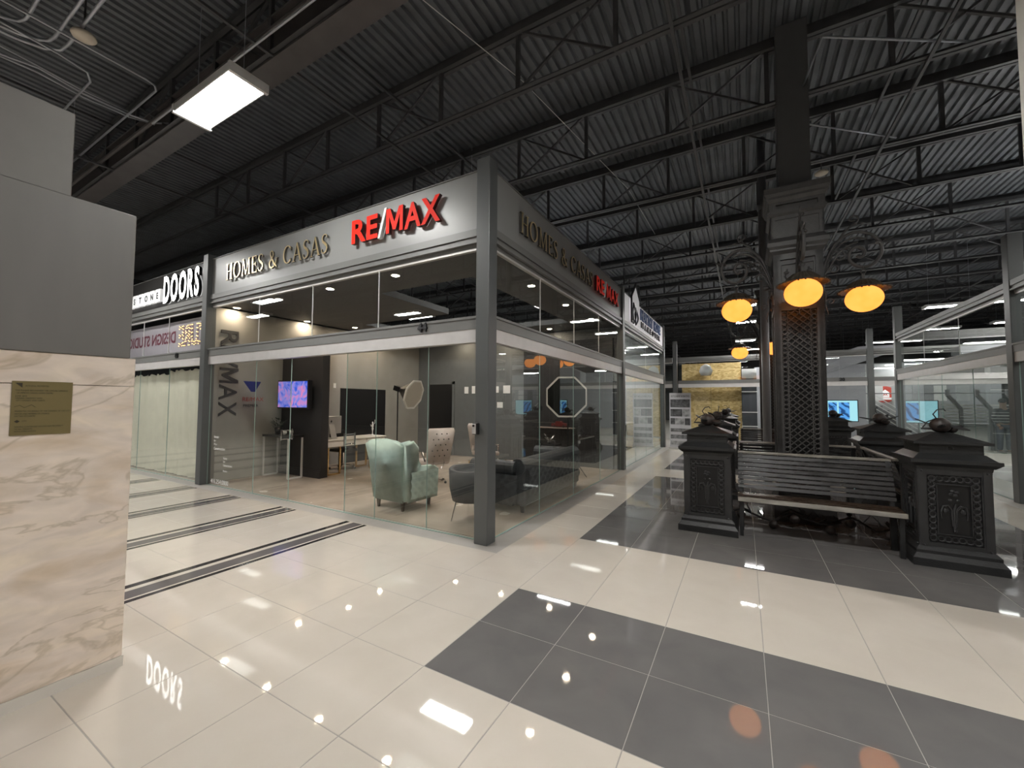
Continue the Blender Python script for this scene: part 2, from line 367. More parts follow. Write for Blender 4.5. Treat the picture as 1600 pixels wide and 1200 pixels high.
# =================================================================== SETTING
X0, X1, Y0, Y1, ZT = -24, 17, -11, 42, 7.12
fl = MB().box(X0, X1, Y0, Y1, -.2, -.0014).build('floor', GROUT); fl['kind'] = 'structure'
cellsW, cellsD = [], []
def inshop(x, y): return (x < -2.6 and y > 4.0) or (x > 3.97 and y > 3.95) or y > 19.8
def add_cells(xl, yl, test):
    for i in range(len(xl)-1):
        for j in range(len(yl)-1):
            cx, cy = (xl[i]+xl[i+1])/2, (yl[j]+yl[j+1])/2
            if inshop(cx, cy): continue
            (cellsD if test(cx, cy) else cellsW).append((xl[i], xl[i+1], yl[j], yl[j+1]))
xa = [-1.716+.6*i for i in range(9)]
ya = [1.956-.6*i for i in range(22)][::-1]+[2.556, 3.156]+[4.65+.6*i for i in range(9)]+[10.55+.6*i for i in range(9)]+[16.85+.6*i for i in range(6)]
dk = lambda x, y: (1.956 < y < 3.156) or (4.65 < y < 9.45) or (10.55 < y < 15.35)
add_cells(xa, ya, dk)
yb = [1.956+.6*i for i in range(-21, 30)]
add_cells([-1.716-.6*i for i in range(38)][::-1], yb, lambda x, y: False)
add_cells([3.084+.6*i for i in range(24)], yb, lambda x, y: False)
def big(c):
    d = Vector(((c[0]+c[1])/2, (c[2]+c[3])/2, -1.6)); z = d.dot(CAM_F)
    if z < .3: return 0
    u = d.dot(CAM_R)/z*636; v = d.dot(uu)/z*636
    if abs(u) > 900 or abs(v) > 760: return 0
    return (c[1]-c[0])*(c[3]-c[2])*1.6/z**3
allc = sorted([(big(c), c, TILEW) for c in cellsW]+[(big(c), c, TILED) for c in cellsD], key=lambda t: -t[0])
shared = {}
rest = {TILEW: MB(), TILED: MB()}
g = .0022
for i, (b, c, m) in enumerate(allc):
    if i < 300 and b > 0:
        key = (round(c[1]-c[0], 3), round(c[3]-c[2], 3), m.name)
        if key not in shared:
            hx, hy = key[0]/2-g, key[1]/2-g; e = .0015
            mb = MB(); mb.add([(-hx,-hy,-.012),(hx,-hy,-.012),(hx,hy,-.012),(-hx,hy,-.012),(-hx,-hy,-e),(hx,-hy,-e),(hx,hy,-e),(-hx,hy,-e),(-hx+e,-hy+e,0),(hx-e,-hy+e,0),(hx-e,hy-e,0),(-hx+e,hy-e,0)],
               [(3,2,1,0),(8,9,10,11),(0,1,5,4),(1,2,6,5),(2,3,7,6),(3,0,4,7),(4,5,9,8),(5,6,10,9),(6,7,11,10),(7,4,8,11)])
            o = mb.build('tile', m, fl); shared[key] = o.data
        else:
            o = bpy.data.objects.new('tile', shared[key]); C.objects.link(o); o.parent = fl
        o.location = ((c[0]+c[1])/2, (c[2]+c[3])/2, 0)
    else:
        rest[m].box(c[0]+g, c[1]-g, c[2]+g, c[3]-g, -.012, 0)
for m, mb in rest.items(): mb.build('distant_tiles', m, fl, kind='stuff')
# triple inlay strips leading to the shop front
for i in range(8):
    x = -4.27-1.497*i
    for a, b, m in ((-.42, -.31, STRD), (-.255, -.085, STRG), (-.055, 0, STRD)):
        if a == -.42: a, b = -.40, -.325
        MB().box(x+a, x+b, -1.5, 3.73, 0, .0012).build('inlay_strip', m, fl)

# walls of the hall
HALL = mat('hall_wall_dark', (.03, .03, .032), .7)
for n, a in (('wall_back', (X0, X1, Y1, Y1+.2)), ('wall_front', (X0, X1, Y0-.2, Y0)), ('wall_left', (X0-.2, X0, Y0, Y1)), ('wall_right', (X1, X1+.2, Y0, Y1))):
    MB().box(*a, -.2, 7.4).build(n, HALL).__setitem__('kind', 'structure')
# corrugated roof deck, flutes run away from the camera (along Y)
mb = MB(); p = .15; vs = []; k = 0; x = X0
prof = []
while x < X1:
    prof += [(x, ZT+.045), (x+.035, ZT+.045), (x+.055, ZT), (x+.13, ZT)]; x += p
n = len(prof)
mb.add([(a, Y0, z) for a, z in prof]+[(a, Y1, z) for a, z in prof], [(i, i+1, n+i+1, n+i) for i in range(n-1)])
mb.box(X0, X1, Y0, Y1, ZT+.06, ZT+.2)
ceil = mb.build('ceiling', DECKM); ceil['kind'] = 'structure'
# open-web roof joists
ZTC, ZBC = 6.98, 6.08
vm = MB().box(-.03, .03, -.022, .022, 0, ZTC-ZBC).build('web_member', JOISTM); vmesh = vm.data; bpy.data.objects.remove(vm)
PP = 1.42
def dg(sgn): return MB().bar((0,0,0), (sgn*PP/2*2, 0, ZTC-ZBC), .035, .03)
da = dg(1).build('web_member', JOISTM); dm1 = da.data; bpy.data.objects.remove(da)
da = dg(-1).build('web_member', JOISTM); dm2 = da.data; bpy.data.objects.remove(da)
for i in range(-7, 18):
    y = 4.97+2.09*i
    j = MB().box(X0, X1, y-.075, y-.012, ZTC-.06, ZTC+.02).box(X0, X1, y+.012, y+.075, ZTC-.06, ZTC+.02).box(X0, X1, y-.075, y+.075, ZTC+.02, ZTC+.03).box(X0, X1, y-.01, y+.01, ZTC+.03, ZT).build('roof_joist', JOISTM, ceil)
    MB().box(X0, X1, y-.07, y-.012, ZBC-.012, ZBC).box(X0, X1, y+.012, y+.07, ZBC-.012, ZBC).box(X0, X1, y-.02, y-.012, ZBC, ZBC+.05).box(X0, X1, y+.012, y+.02, ZBC, ZBC+.05).build('bottom_chord', JOISTM, j)
    xs = [-4.17+.0+PP*k+(.3 if i % 2 else 0) for k in range(-14, 15)]
    xs = [x for x in xs if X0+1.5 < x < X1-1.5]
    if -1 <= i <= 3:
        for k, x in enumerate(xs):
            if not (-12 < x < 7): continue
            for me in (vmesh, (dm1 if k % 2 else dm2)):
                o = bpy.data.objects.new('web_member', me); C.objects.link(o); o.parent = j; o.location = (x, y, ZBC)
    else:
        mb = MB()
        for k, x in enumerate(xs):
            mb.box(x-.03, x+.03, y-.022, y+.022, ZBC, ZTC); s = 1 if k % 2 else -1
            mb.bar((x, y, ZBC), (x+s*PP, y, ZTC), .035, .03)
        mb.build('web_members', JOISTM, j, kind='stuff')
# bridging angles running along Y at both chords with cross rods
for x in (-10.5, -5.2, -.66, 2.16, 7.5, 12):
    MB().box(x-.02, x+.02, Y0, Y1, ZBC-.045, ZBC-.012).box(x-.02, x+.02, Y0, Y1, ZTC-.1, ZTC-.062).build('bridging_angle', JOISTM, ceil)
# big steel girder near the first luminaire
g_ = MB().box(X0, X1, 2.86, 3.16, 6.02, 6.05).box(X0, X1, 3.00, 3.02, 6.05, 6.6).box(X0, X1, 2.86, 3.16, 6.6, 6.63).build('roof_girder', GIRD, ceil)
MB().box(X0, X1, -6.2, -5.9, 6.0, 6.5).build('roof_girder', GIRD, ceil)
MB().tube([(X0, 2.70, 6.15), (X1, 2.70, 6.15)], .03, 8).build('ceiling_pipe', GIRD, ceil)
MB().tube([(-8.0, 2.6, 5.95), (X1, 2.6, 5.95)], .014, 6).build('ceiling_conduit', CONDUIT, ceil, label='pale conduit running under the girder')
# conduits in the upper left corner
for pts, r in (([(-7.98, -.6, 6.2), (-7.88, 1.0, 6.2), (-7.84, 1.2, 6.2), (-7.76, 1.34, 6.2), (-7.64, 1.42, 6.2), (-7.5, 1.44, 6.2), (-3.0, 1.44, 6.2)], .02),
               ([(-8.10, -.6, 6.2), (-8.0, 1.0, 6.2), (-7.96, 1.22, 6.2), (-7.88, 1.42, 6.2), (-7.72, 1.54, 6.2), (-7.5, 1.56, 6.2), (-3.0, 1.56, 6.2)], .02),
               ([(-7.75, -.6, 6.2), (-7.70, .9, 6.2), (-7.66, 1.05, 6.2), (-7.58, 1.15, 6.2), (-7.45, 1.19, 6.2), (-3.0, 1.19, 6.2)], .02),
               ([(-7.17, .4, 6.1), (-7.2, 2.25, 6.1), (-7.24, 2.36, 6.1), (-7.35, 2.41, 6.1), (-11, 2.41, 6.1)], .014), ([(-7.6, .9, 6.1), (-7.66, 1.5, 6.1), (-7.75, 1.8, 6.1), (-7.95, 1.88, 6.1), (-11, 1.88, 6.1)], .014),
               ([(-8.75, .6, 6.3), (-8.70, 1.19, 6.3), (-8.6, 1.51, 6.3), (-8.68, 1.99, 6.28), (-8.7, 2.51, 6.3), (-8.61, 2.82, 6.3), (-8.0, 3.0, 6.2)], .014), ([(-8.80, .6, 6.3), (-8.76, 1.17, 6.3), (-8.67, 1.52, 6.27), (-8.73, 2.0, 6.25), (-8.74, 2.53, 6.28), (-8.64, 2.84, 6.3)], .012), ([(-8.5, .6, 6.35), (-8.5, 1.1, 6.3), (-8.55, 1.5, 6.3), (-8.64, 1.96, 6.3), (-8.66, 2.5, 6.32)], .010),
               ([(.80, 6.95, 6.1), (.93, 6.07, 6.12), (1.79, 6.57, 6.1), (2.6, 7.06, 6.1)], .016), ([(.92, 7.85, 6.12), (2.32, 9.0, 6.1)], .014),
               ([(-3.6, 1.9, 6.3), (-2.9, 5.4, 6.6), (-2.3, 9.6, 6.7), (-2.2, 14, 6.7)], .006)):
    MB().tube(pts, r, 7).build('ceiling_conduit', CONDUIT if r > .007 else WHITEP, ceil, smooth=True)
MB().tube([(.42, 8.1, 7.0), (.42, 8.1, 5.6)], .07, 14).tube([(.42, 8.1, 5.65), (.42, 8.1, 5.55)], .085, 14).tube([(.25, 8.1, 5.55), (.25, 8.1, .1)], .05, 14) if False else None
# rectangular deck sprinkler pipes along y to the right


# =================================================================== LUMINAIRES
TUBE = emat('highbay_tube_light', (1, .985, .95), HIGHBAY)
def make_highbay():
    t = thing('high_bay_light', '', 'ceiling light')
    hx, hy = .61, .185
    MB().box(-hx, hx, -hy, hy, .045, .075).box(-hx, hx, -hy, -hy+.012, -.01, .05).box(-hx, hx, hy-.012, hy, -.01, .05).build('housing', WHITEP, t)
    for s in (-1, 1): MB().box(s*hx-.02, s*hx+.02, -hy-.01, hy+.01, -.03, .07).build('end_cap', WHITEP, t)
    MB().box(-.006, .006, -hy, hy, -.012, .04).build('centre_rib', WHITEP, t)
    for s in (-1, 1): MB().box(*(sorted((s*.012, s*(hx-.025)))), -hy+.015, hy-.015, .0, .012).build('light_panel', TUBE, t)
    for s in (-1, 1): MB().tube([(s*.5, 0, .07), (s*.5, 0, 2.18)], .004, 5).build('hanger_wire', CONDUIT, t)
    return t
hb = make_highbay(); hb.location = (-5.03, 2.2, 4.94); hb['label'] = 'large white twin-panel high-bay light hanging nearest the camera at upper left'
GB = 'high bay lights far down the hall'
for (x, y, l) in ((5.7, 2.4, 'white high-bay light above the right-hand aisle, outside the frame'), (.4, 2.3, 'white high-bay light overhead near the camera, above the frame'), (-11, 2.3, 'unseen high-bay light added behind the marble pillar over the left aisle'),  # left-aisle lamp is unseen, added to brighten the gold letters
               (-5, -3.4, 'high-bay light added behind the camera on the left'), (.4, -3.4, 'high-bay light added straight behind the camera'), (5.7, -3.4, 'high-bay light added behind the camera on the right'), (-11, -3.4, 'white high-bay light far behind the marble pillar'),  # the three behind the camera are added for general light on the near floor
               (.4, 15.8, 'white high-bay light hidden behind the ornate column, third down the aisle'), (.4, 19.1, 'bright high-bay light just right of the left amber globe lamp'), (.3, 24.8, 'small high-bay light over the gold boarded shop, upper of the far pair'), (.35, 28.9, 'small high-bay light over the gold boarded shop, lower of the far pair'),
               (6.1, 19.15, 'bright high-bay light above the roofline of the right glass shop'), (6.5, 28.8, 'high-bay light beside the far grey post right of the column'), (-11, 12, 'high-bay light above the shops at far left'),
               (-5.6, 12.6, 'high-bay light above the shop with the white house sign'), (9.5, 12, 'high-bay light above the right glass shop'), (9.5, 24, 'high-bay light at the far right of the hall'), (6.3, 13.4, 'high-bay light at the right frame edge behind the nearest right post'), (-13.8, .3, 'high-bay light added beyond the marble pillar to brighten the drape'), (-16.5, -.9, 'white high-bay light far to the left behind the marble pillar'), (6.2, 7.6, 'high-bay light added over the nearest right shop, outside the frame'), (-5.5, 7, 'high-bay light added out of sight above the roofless middle of shop 44'), (-5.6, 20, 'high-bay light added far behind the white-signed shop'), (-11, 20, 'high-bay light added far left behind all shops'), (.35, 34, 'high-bay light added at the far end of the middle row'), (6.3, 34, 'high-bay light added at the far end of the right row')):  # from the left aisle on, unseen lamps added to lift drape, shops and roof
    dup(hb, (x, y, 4.94), 0, l)
def smoke(loc, l):
    t = thing('smoke_detector', l, 'smoke detector', loc)
    MB().lathe([(.11, .045), (.12, .02), (.11, 0), (.05, -.02), (.0, -.022)], n=20).build('detector_body', mat('cream_plastic', (.62, .55, .45), .5), t, smooth=True)
    MB().tube([(0,0,.04), (0,0,.8)], .012, 6).build('drop_rod', JOISTM, t)
smoke((-7.05, 1.59, 6.1), 'round cream ceiling disc on the conduit at upper left')
smoke((1.5, 10.4, 6.4), 'small round white ceiling disc right of the ornate column')

# =================================================================== SHOP FRONTS
ZF0, ZF1, ZM0, ZM1, ZG, ZTOP = 3.47, 3.67, 2.47, 2.62, 2.31, 4.38
def facade(root, P0, P1, N_in, lower, upper, fasc=True, fm=None, skip=(), rails=True, lmat=None):
    """P0->P1 is left to right seen from outside (N_in points into the shop)"""
    P0, P1, N_in = Vector((*P0, 0)), Vector((*P1, 0)), Vector((*N_in, 0)); L = (P1-P0).length; U = (P1-P0)/L
    def T(u, d, z): return P0+U*u+N_in*d+Vector((0,0,z))
    def bx(name, m, par, *b, **k): return W(MB().box(*b).map(T), name, m, par, **k)
    res = {}
    if fasc:
        res['fascia'] = bx('fascia', fm or FASC, root, 0, L, .03, .09, ZF1, ZTOP)
        bx('fascia_cap', FRAME, root, 0, L, .015, .105, ZTOP, ZTOP+.012)
    mb = MB().box(0, L, 0, .12, ZF1-.09, ZF1).box(0, L, .02, .12, ZF0+.055, ZF1-.09).box(0, L, -.004, .12, ZF0+.03, ZF0+.055).box(0, L, .045, .12, ZF0-.015, ZF0+.03); res['hb'] = W(mb.map(T), 'header_beam', FRAME, root)
    bx('transom_bead', RAIL, root, 0, L, .05, .10, ZF0-.04, ZF0-.015)
    res['mid'] = W(MB().box(0, L, 0, .12, ZM0, ZM1).box(0, L, -.012, 0, ZM1-.03, ZM1).map(T), 'middle_beam', FRAME, root)
    bx('track_rail', lmat or RAIL, root, 0, L, .01, .11, ZG, ZM0)
    bx('floor_channel', GEDGE, root, 0, L, .055, .075, 0, .006)
    for a, b in zip(upper[:-1], upper[1:]): bx('transom_pane', GLASS, root, a+.004, b-.004, .055, .067, ZM1, ZF0-.03)
    res['panes'] = []
    for i, (a, b) in enumerate(zip(lower[:-1], lower[1:])):
        if i in skip: continue
        res['panes'].append(bx('glass_panel', GLASS, root, a+.004, b-.004, .06+.0*(i%2), .072, .012, ZG))
    for q in sorted({q for i_ in range(len(lower)-1) if i_ not in skip for q in lower[i_:i_+2]}): bx('pane_edge', GEDGE, root, q-.0015, q+.0015, .060, .072, .012, ZG)
    for q in upper[1:-1]: bx('pane_edge', WHITEV, root, q-.004, q+.004, .054, .068, ZM1, ZF0-.03)
    res['T'] = T; res['L'] = L
    return res
def post(root, x, y, zt=4.47, w_=.18, m=None): return W(MB().box(x-w_/2, x+w_/2, y-w_/2, y+w_/2, 0, zt), 'post', m or POSTM, root, bevel=.006)

# ---- shop A (unit 44)
A = thing('glass_shop', 'grey framed glass shop, number 44, with red and gold lettering', 'shop', (-5.8, 7, 0))
POSTX = (-9.16, -2.60)
for (x, y) in ((-2.60, 3.96), (-9.11, 3.96), (-2.60, 9.95)): post(A, x, y)
fa = facade(A, (-9.02, 3.93), (-2.69, 3.93), (0, 1), [0, 1.58, 2.61, 3.97, 4.59, 5.52, 6.33], [0, 1.62, 3.12, 4.6, 6.33], skip=(2,))
fb = facade(A, (-2.53, 4.05), (-2.53, 9.86), (-1, 0), [0, 1.34, 2.70, 4.21, 5.81], [0, 1.34, 2.72, 4.14, 5.81])
Z = (0, 0, 1)
serif_text('HOMES & CASAS', .30, 2.96, (-8.40, 3.96, 3.86), (1,0,0), Z, GOLDL, DARKL, fa['fascia'], depth=.03, off=.03)
def lname(s, P, w_, h, Rd, par):
    letters('RE', h, w_*.315, P, Rd, Z, RED, par, .05, .026, .055, side=mat('letter_return', (.05, .01, .01), .4), gap=.1)
    P = Vector(P); Rd = Vector(Rd); Nn = Rd.cross(Vector(Z))
    W(MB().prism([(w_*.325, -.03), (w_*.352, -.03), (w_*.43, h+.03), (w_*.403, h+.03)], lambda a, b, d: P+Rd*a+Vector((0,0,b))+Nn*d, .03, .08), 'slash', WHITEV, par)
    letters('MAX', h, w_*.575, P+Rd*(w_*.425), Rd, Z, RED, par, .05, .026, .055, side=MATS['letter_return'], gap=.1)
lname('', (-4.87, 3.96, 3.88), 1.60, .34, (1,0,0), fa['fascia'])
serif_text('HOMES & CASAS', .28, 2.95, (-2.56, 4.62, 3.84), (0,1,0), Z, GOLDL, DARKL, fb['fascia'], depth=.03, off=.03)
lname('', (-2.56, 7.75, 3.84), 1.58, .30, (0,1,0), fb['fascia'])
txt('44', .11, (-3.62, 3.93, 2.50), (1,0,0), Z, BLKP, fa['mid'], 'number', off=.012, depth=.02, bold=.006)
# handles each side of the opening
for x in (-6.49, -4.96):
    W(MB().tube([(x, 3.90, .97), (x, 3.90, 1.15)], .012, 8).tube([(x, 3.90, .99), (x, 4.08, .99)], .008, 6).tube([(x, 3.90, 1.13), (x, 4.08, 1.13)], .008, 6).tube([(x, 4.08, .97), (x, 4.08, 1.15)], .012, 8), 'door_handle', CHROME, A)
# key safe on the corner post
lb = thing('key_safe', 'small silver and black key lock box on the corner post', 'lock box', (-2.655, 3.845, 1.30))
MB().cbox((0,0,0), (.075, .05, .135)).build('case', BLKP, lb, bevel=.008)
MB().cbox((-.008, -.028, 0), (.055, .01, .115)).build('front_plate', mat('silver_plate', (.6, .6, .6), .3, metal=.6), lb, bevel=.005)
MB().lathe([(.014, 0), (.014, .006), (0, .006)], n=12).map(lambda x, y, z: (x-.008, -.034-z, y+.035)).build('dial', BLKP, lb)
# vinyl on the glass at the left end
T1 = fa['panes'][0]
for s, z, h in (('Invest', .90, .05), ('in', .83, .05), ('Pre-', .76, .05), ('Construction', .68, .055)): txt(s, h, (-8.78, 3.984, z), (1,0,0), Z, WHITEV, T1, off=.003)
for s, z, h in (('Realty', .52, .04), ('for', .46, .04), ('Generations', .39, .045), ('Homes', .29, .035)): txt(s, h, (-8.42, 3.984, z), (1,0,0), Z, WHITEV, T1, off=.003)
txt('416.254.0000', .085, (-8.85, 3.984, .05), (1,0,0), Z, WHITEV, T1, off=.003)
# interior of A
FLW = mat('beige_vinyl_floor', (.46, .385, .32), .2, noise=.15, nscale=2, rnoise=.08)
W(MB().box(-9.1, -2.6, 4.06, 10, -.005, .004), 'shop_floor', FLW, A)
lw = W(MB().box(-9.2, -9.08, 4.06, 10.0, .004, 3.47), 'partition_wall', PINKW, A)
BW = mat('back_wall_blue_grey', (.13, .14, .145), .6, noise=.06)
W(MB().box(-9.08, -2.62, 9.9, 10.0, .004, 3.47), 'back_wall', BW, A)
DW = mat('dark_feature_wall', (.018, .018, .019), .45)
W(MB().box(-5.2, -2.75, 9.80, 9.9, .004, 3.2), 'feature_wall', DW, A)
# corner pier with tv
W(MB().box(-9.08, -7.66, 5.45, 5.62, .004, 2.62), 'pier_wall', CHAR, A)
W(MB().box(-9.08, -7.645, 5.43, 5.45, .004, .17).box(-9.08, -7.65, 5.42, 5.43, .004, .13), 'skirting', CHAR, A)
# doorway and dark panel on the left wall
W(MB().box(-9.08, -9.06, 6.98, 8.5, .004, 1.95), 'dark_cabinet_panel', BLKP, A)
W(MB().box(-9.08, -9.07, 6.77, 6.84, 1.95, 2.07), 'light_switch', WHITEV, A)
W(MB().box(-8.6, -7.7, 9.885, 9.9, .004, 2.15), 'doorway', BLKP, A)
W(MB().box(-8.68, -8.6, 9.87, 9.9, .004, 2.23).box(-7.7, -7.62, 9.87, 9.9, .004, 2.23).box(-8.68, -7.62, 9.87, 9.9, 2.15, 2.23), 'door_casing', BW, A)
# ceiling ring (soffit) with downlights
SOF = mat('soffit_grey', (.10, .10, .10), .7)
for b in ((-9.08, -2.62, 4.06, 5.0), (-9.08, -2.62, 9.0, 9.9), (-9.08, -8.1, 5.0, 9.0), (-3.55, -2.62, 5.0, 9.0)):
    W(MB().box(*b, 3.50, 3.62), 'soffit_panel', SOF, A)
W(MB().box(-8.1, -5.5, 5.0, 6.9, 3.50, 3.62), 'soffit_panel', SOF, A)
SPM = emat('downlight_glow', (1, .80, .58), SPOT)
for x, y in ((-8.93, 4.37), (-7.47, 4.37), (-6.01, 4.37), (-4.5, 4.37), (-8.95, 5.92), (-2.96, 5.83), (-2.96, 7.3), (-2.96, 8.81), (-7.21, 9.5), (-5.7, 9.5), (-4.3, 9.5), (-8.6, 7.0), (-8.6, 8.0)):
    d = W(MB().lathe([(.075, 3.5), (.075, 3.488), (.055, 3.488), (.055, 3.5)], (x, y, 0), 18), 'downlight', WHITEP, A)
    W(MB().lathe([(.054, 3.492), (.054, 3.496)], (x, y, 0), 16), 'lamp_lens', SPM, d)
# big downward letters on the left wall
for s, z0, h in (('R', 3.03, .30), ('E', 2.72, .24), ('/', 2.46, .17), ('M', 2.27, .30), ('A', 1.93, .30), ('X', 1.58, .28)):
    letters(s, .34, h, (-9.08, 4.17, z0), (0,0,-1), (0,1,0), DARKG, lw, .02, .006, .012)
# faint wall emblem: balloon wedge and two lines
W(MB().prism([(4.62, 2.02), (4.98, 2.02), (4.86, 1.80), (4.78, 1.80)], lambda a, b, d: (-9.08+d, a, b), 0, .004), 'wall_emblem', mat('deep_blue_vinyl', (.02, .03, .16), .5), lw)
txt('RE/MAX', .09, (-9.07, 4.60, 1.60), (0,1,0), Z, mat('faded_red_vinyl', (.35, .08, .07), .5), lw)
txt('PREMIER', .06, (-9.07, 4.62, 1.48), (0,1,0), Z, DARKG, lw)
# glass reflections built as pale plates on the back wall
for k, (x, z, w_, h_) in enumerate(((-7.25, 1.86, .14, .2), (-6.98, 1.86, .16, .22), (-6.55, 1.9, .1, .06), (-6.2, 1.88, .14, .18), (-5.9, 1.86, .22, .22), (-6.1, 1.45, .18, .16))):
    W(MB().box(x, x+w_, 9.885, 9.90, z, z+h_), 'wall_reflection_plate', WHITEV if k != 2 else CHROME, A)

def rolls(a): return a
# --- TV
tv = thing('wall_television', 'black wall television showing a blue and pink picture', 'television', (-8.32, 5.24, 1.75), R(6))
MB().cbox((0, 0.03, 0), (.92, .11, .60)).build('bezel', BLKP, tv, bevel=.006)
scr = MB().cbox((0, -.027, 0), (.87, .004, .55)).build('screen', screenmat('tv_picture', 'tv'), tv)
MB().cbox((.1, .08, 0), (.2, .12, .2)).build('wall_bracket', BLKP, tv)
# --- console table with things
ct = thing('console_table', 'narrow black-topped console table with thin silver frame legs', 'table', (-8.55, 5.18, 0))
MB().cbox((0, 0, .87), (.95, .34, .05)).build('table_top', BLKP, ct, bevel=.005)
for s in (-1, 1):
    MB().bar((s*.44, -.15, .02), (s*.44, -.15, .845), .03).bar((s*.44, .15, .02), (s*.44, .15, .845), .03).bar((s*.44, -.15, .02), (s*.44, .15, .02), .03).build('leg_frame', RAIL, ct)
pl = thing('potted_plant', 'dark leafy plant in a black pot on the console table', 'plant', (-8.72, 5.18, .895))
MB().lathe([(.06, 0), (.085, .14), (.075, .14), (.05, .02)], n=14).build('pot', BLKP, pl, smooth=True)
lf = MB()
for k in range(26):
    a = random.uniform(0, 2*PI); h = random.uniform(.12, .3); r_ = random.uniform(.03, .15); c_ = Vector((math.cos(a)*r_, math.sin(a)*r_, h+.05)); d = Vector((math.cos(a), math.sin(a), .5))*.06
    s_ = Vector((-math.sin(a), math.cos(a), 0))*.025
    lf.add([c_-d*.5, c_+s_, c_+d, c_-s_], [(0, 1, 2, 3)]); lf.tube([(0, 0, .1), c_*.6, c_], .003, 4)
lf.build('foliage', mat('dark_leaf', (.02, .035, .02), .5), pl)
for k, (x, y) in enumerate(((-8.42, 5.14), (-8.30, 5.2))):
    c_ = thing('white_cup', ('white ceramic cup on the console table nearer the plant', 'white ceramic cup on the console table by the glass door edge')[k], 'cup', (x, y, .895))
    MB().lathe([(.03, 0), (.04, .09), (.036, .09), (.027, .01)], n=14).build('cup_body', WHITEP, c_, smooth=True)
    MB().torus((.045, 0, .05), .022, .005, 'y').build('cup_handle', WHITEP, c_)
# --- white desk with gold legs, monitor, figurine, chair
dk_ = thing('writing_desk', 'white drawer desk on gold U-shaped legs behind the dark pier', 'desk', (-8.05, 6.45, 0))
DW_ = mat('desk_white', (.72, .68, .62), .35)
MB().cbox((0, 0, .755), (.62, 1.75, .03)).build('desk_top', DW_, dk_, bevel=.012)
for k in range(3): 
    dr = MB().cbox((.0, -.57+.57*k, .67), (.58, .56, .13)).build('drawer', DW_, dk_, bevel=.02)
for s in (-1, 1):
    for t in (-1, 1): MB().bar((s*.24, t*.72, .6), (s*.24, t*.72, .02), .035).bar((s*.24, t*.72, .02), (s*.24, t*.42, .02), .035).bar((s*.24, t*.42, .02), (s*.24, t*.42, .6), .035).build('leg', GOLD, dk_)
mo = thing('computer_monitor', 'silver all-in-one computer seen from behind on the white desk', 'computer', (-8.1, 6.0, .772), R(8))
MB().box(-.012, .012, -.31, .31, .10, .50).build('display_body', mat('brushed_aluminium', (.62, .60, .58), .3, metal=.6), mo, bevel=.01)
MB().add([(.012,-.08,.32),(.012,.08,.32),(.10,.08,.012),(.10,-.08,.012),(.02,-.08,.32),(.02,.08,.32),(.108,.08,.012),(.108,-.08,.012)], [(0,1,2,3),(4,5,6,7),(0,1,5,4),(1,2,6,5),(2,3,7,6),(3,0,4,7)]).cbox((.03, 0, .004), (.2, .16, .008)).build('stand', MATS['brushed_aluminium'], mo)
ap = MB().lathe([(.001, 0), (.022, 0), (.022, .003), (.001, .003)], n=16); ap.map(lambda x, y, z: (.0125+z, y, x*1.05+.38)); ap.box(.0125, .0155, -.002, .006, .405, .418); ap.build('emblem', BLKP, mo)
fg = thing('figurine', 'small white dancing figurine on the far end of the desk', 'figurine', (-8.05, 7.15, .772))
MB().lathe([(.03, 0), (.03, .02), (.012, .03), (.01, .1), (.025, .16), (.018, .2), (.03, .24), (.012, .28), (.02, .31), (.008, .335)], n=12).build('figure_body', WHITEP, fg, smooth=True)
MB().tube([(0, 0, .25), (.02, .05, .3), (.01, .06, .38)], .006, 6).tube([(0, 0, .25), (0, -.05, .22), (0, -.07, .27)], .006, 6).build('arm', WHITEP, fg)
def star_base(t, m, r=.3, z=.06):
    for k in range(5):
        a = 2*PI*k/5+.3
        leg = MB().bar((0, 0, z+.05), (r*math.cos(a), r*math.sin(a), z+.01), .035, .025).build('base_arm', m, t)
        MB().ball((r*math.cos(a), r*math.sin(a), .03), .03, 8, 6).build('caster', BLKP, leg)
    MB().tube([(0, 0, z+.03), (0, 0, .42)], .022, 10).build('gas_lift', m, t)
oc = thing('office_chair', 'black swivel chair tucked under the white desk', 'chair', (-8.35, 6.55, 0))
star_base(oc, CHROME)
MB().cbox((0, 0, .45), (.46, .46, .07)).build('seat', BLKP, oc, bevel=.02)
MB().cbox((-.24, 0, .7), (.05, .42, .42)).build('backrest', BLKP, oc, bevel=.02)
# tufted surface helper
def tuft(w_, h_, nx, nz, bulge, fn, res=6):
    mb = MB(); NX, NZ = nx*res, nz*res; vs = []
    for j in range(NZ+1):
        for i in range(NX+1):
            u, v = i/NX*nx, j/NZ*nz; d = 1e9
            for (a, b) in ((math.floor(u)+p_, math.floor(v)+q_) for p_ in (0, 1) for q_ in (0, 1)): d = min(d, math.hypot(u-a, v-b))
            d = min(d, math.hypot(u-math.floor(u)-.5, v-math.floor(v)-.5)); 
            vs.append(fn(i/NX*w_, j/NZ*h_, bulge*min(1, d*2.6)**.6))
    fs = [(j*(NX+1)+i, j*(NX+1)+i+1, (j+1)*(NX+1)+i+1, (j+1)*(NX+1)+i) for j in range(NZ) for i in range(NX)]
    mb.add(vs, fs); return mb
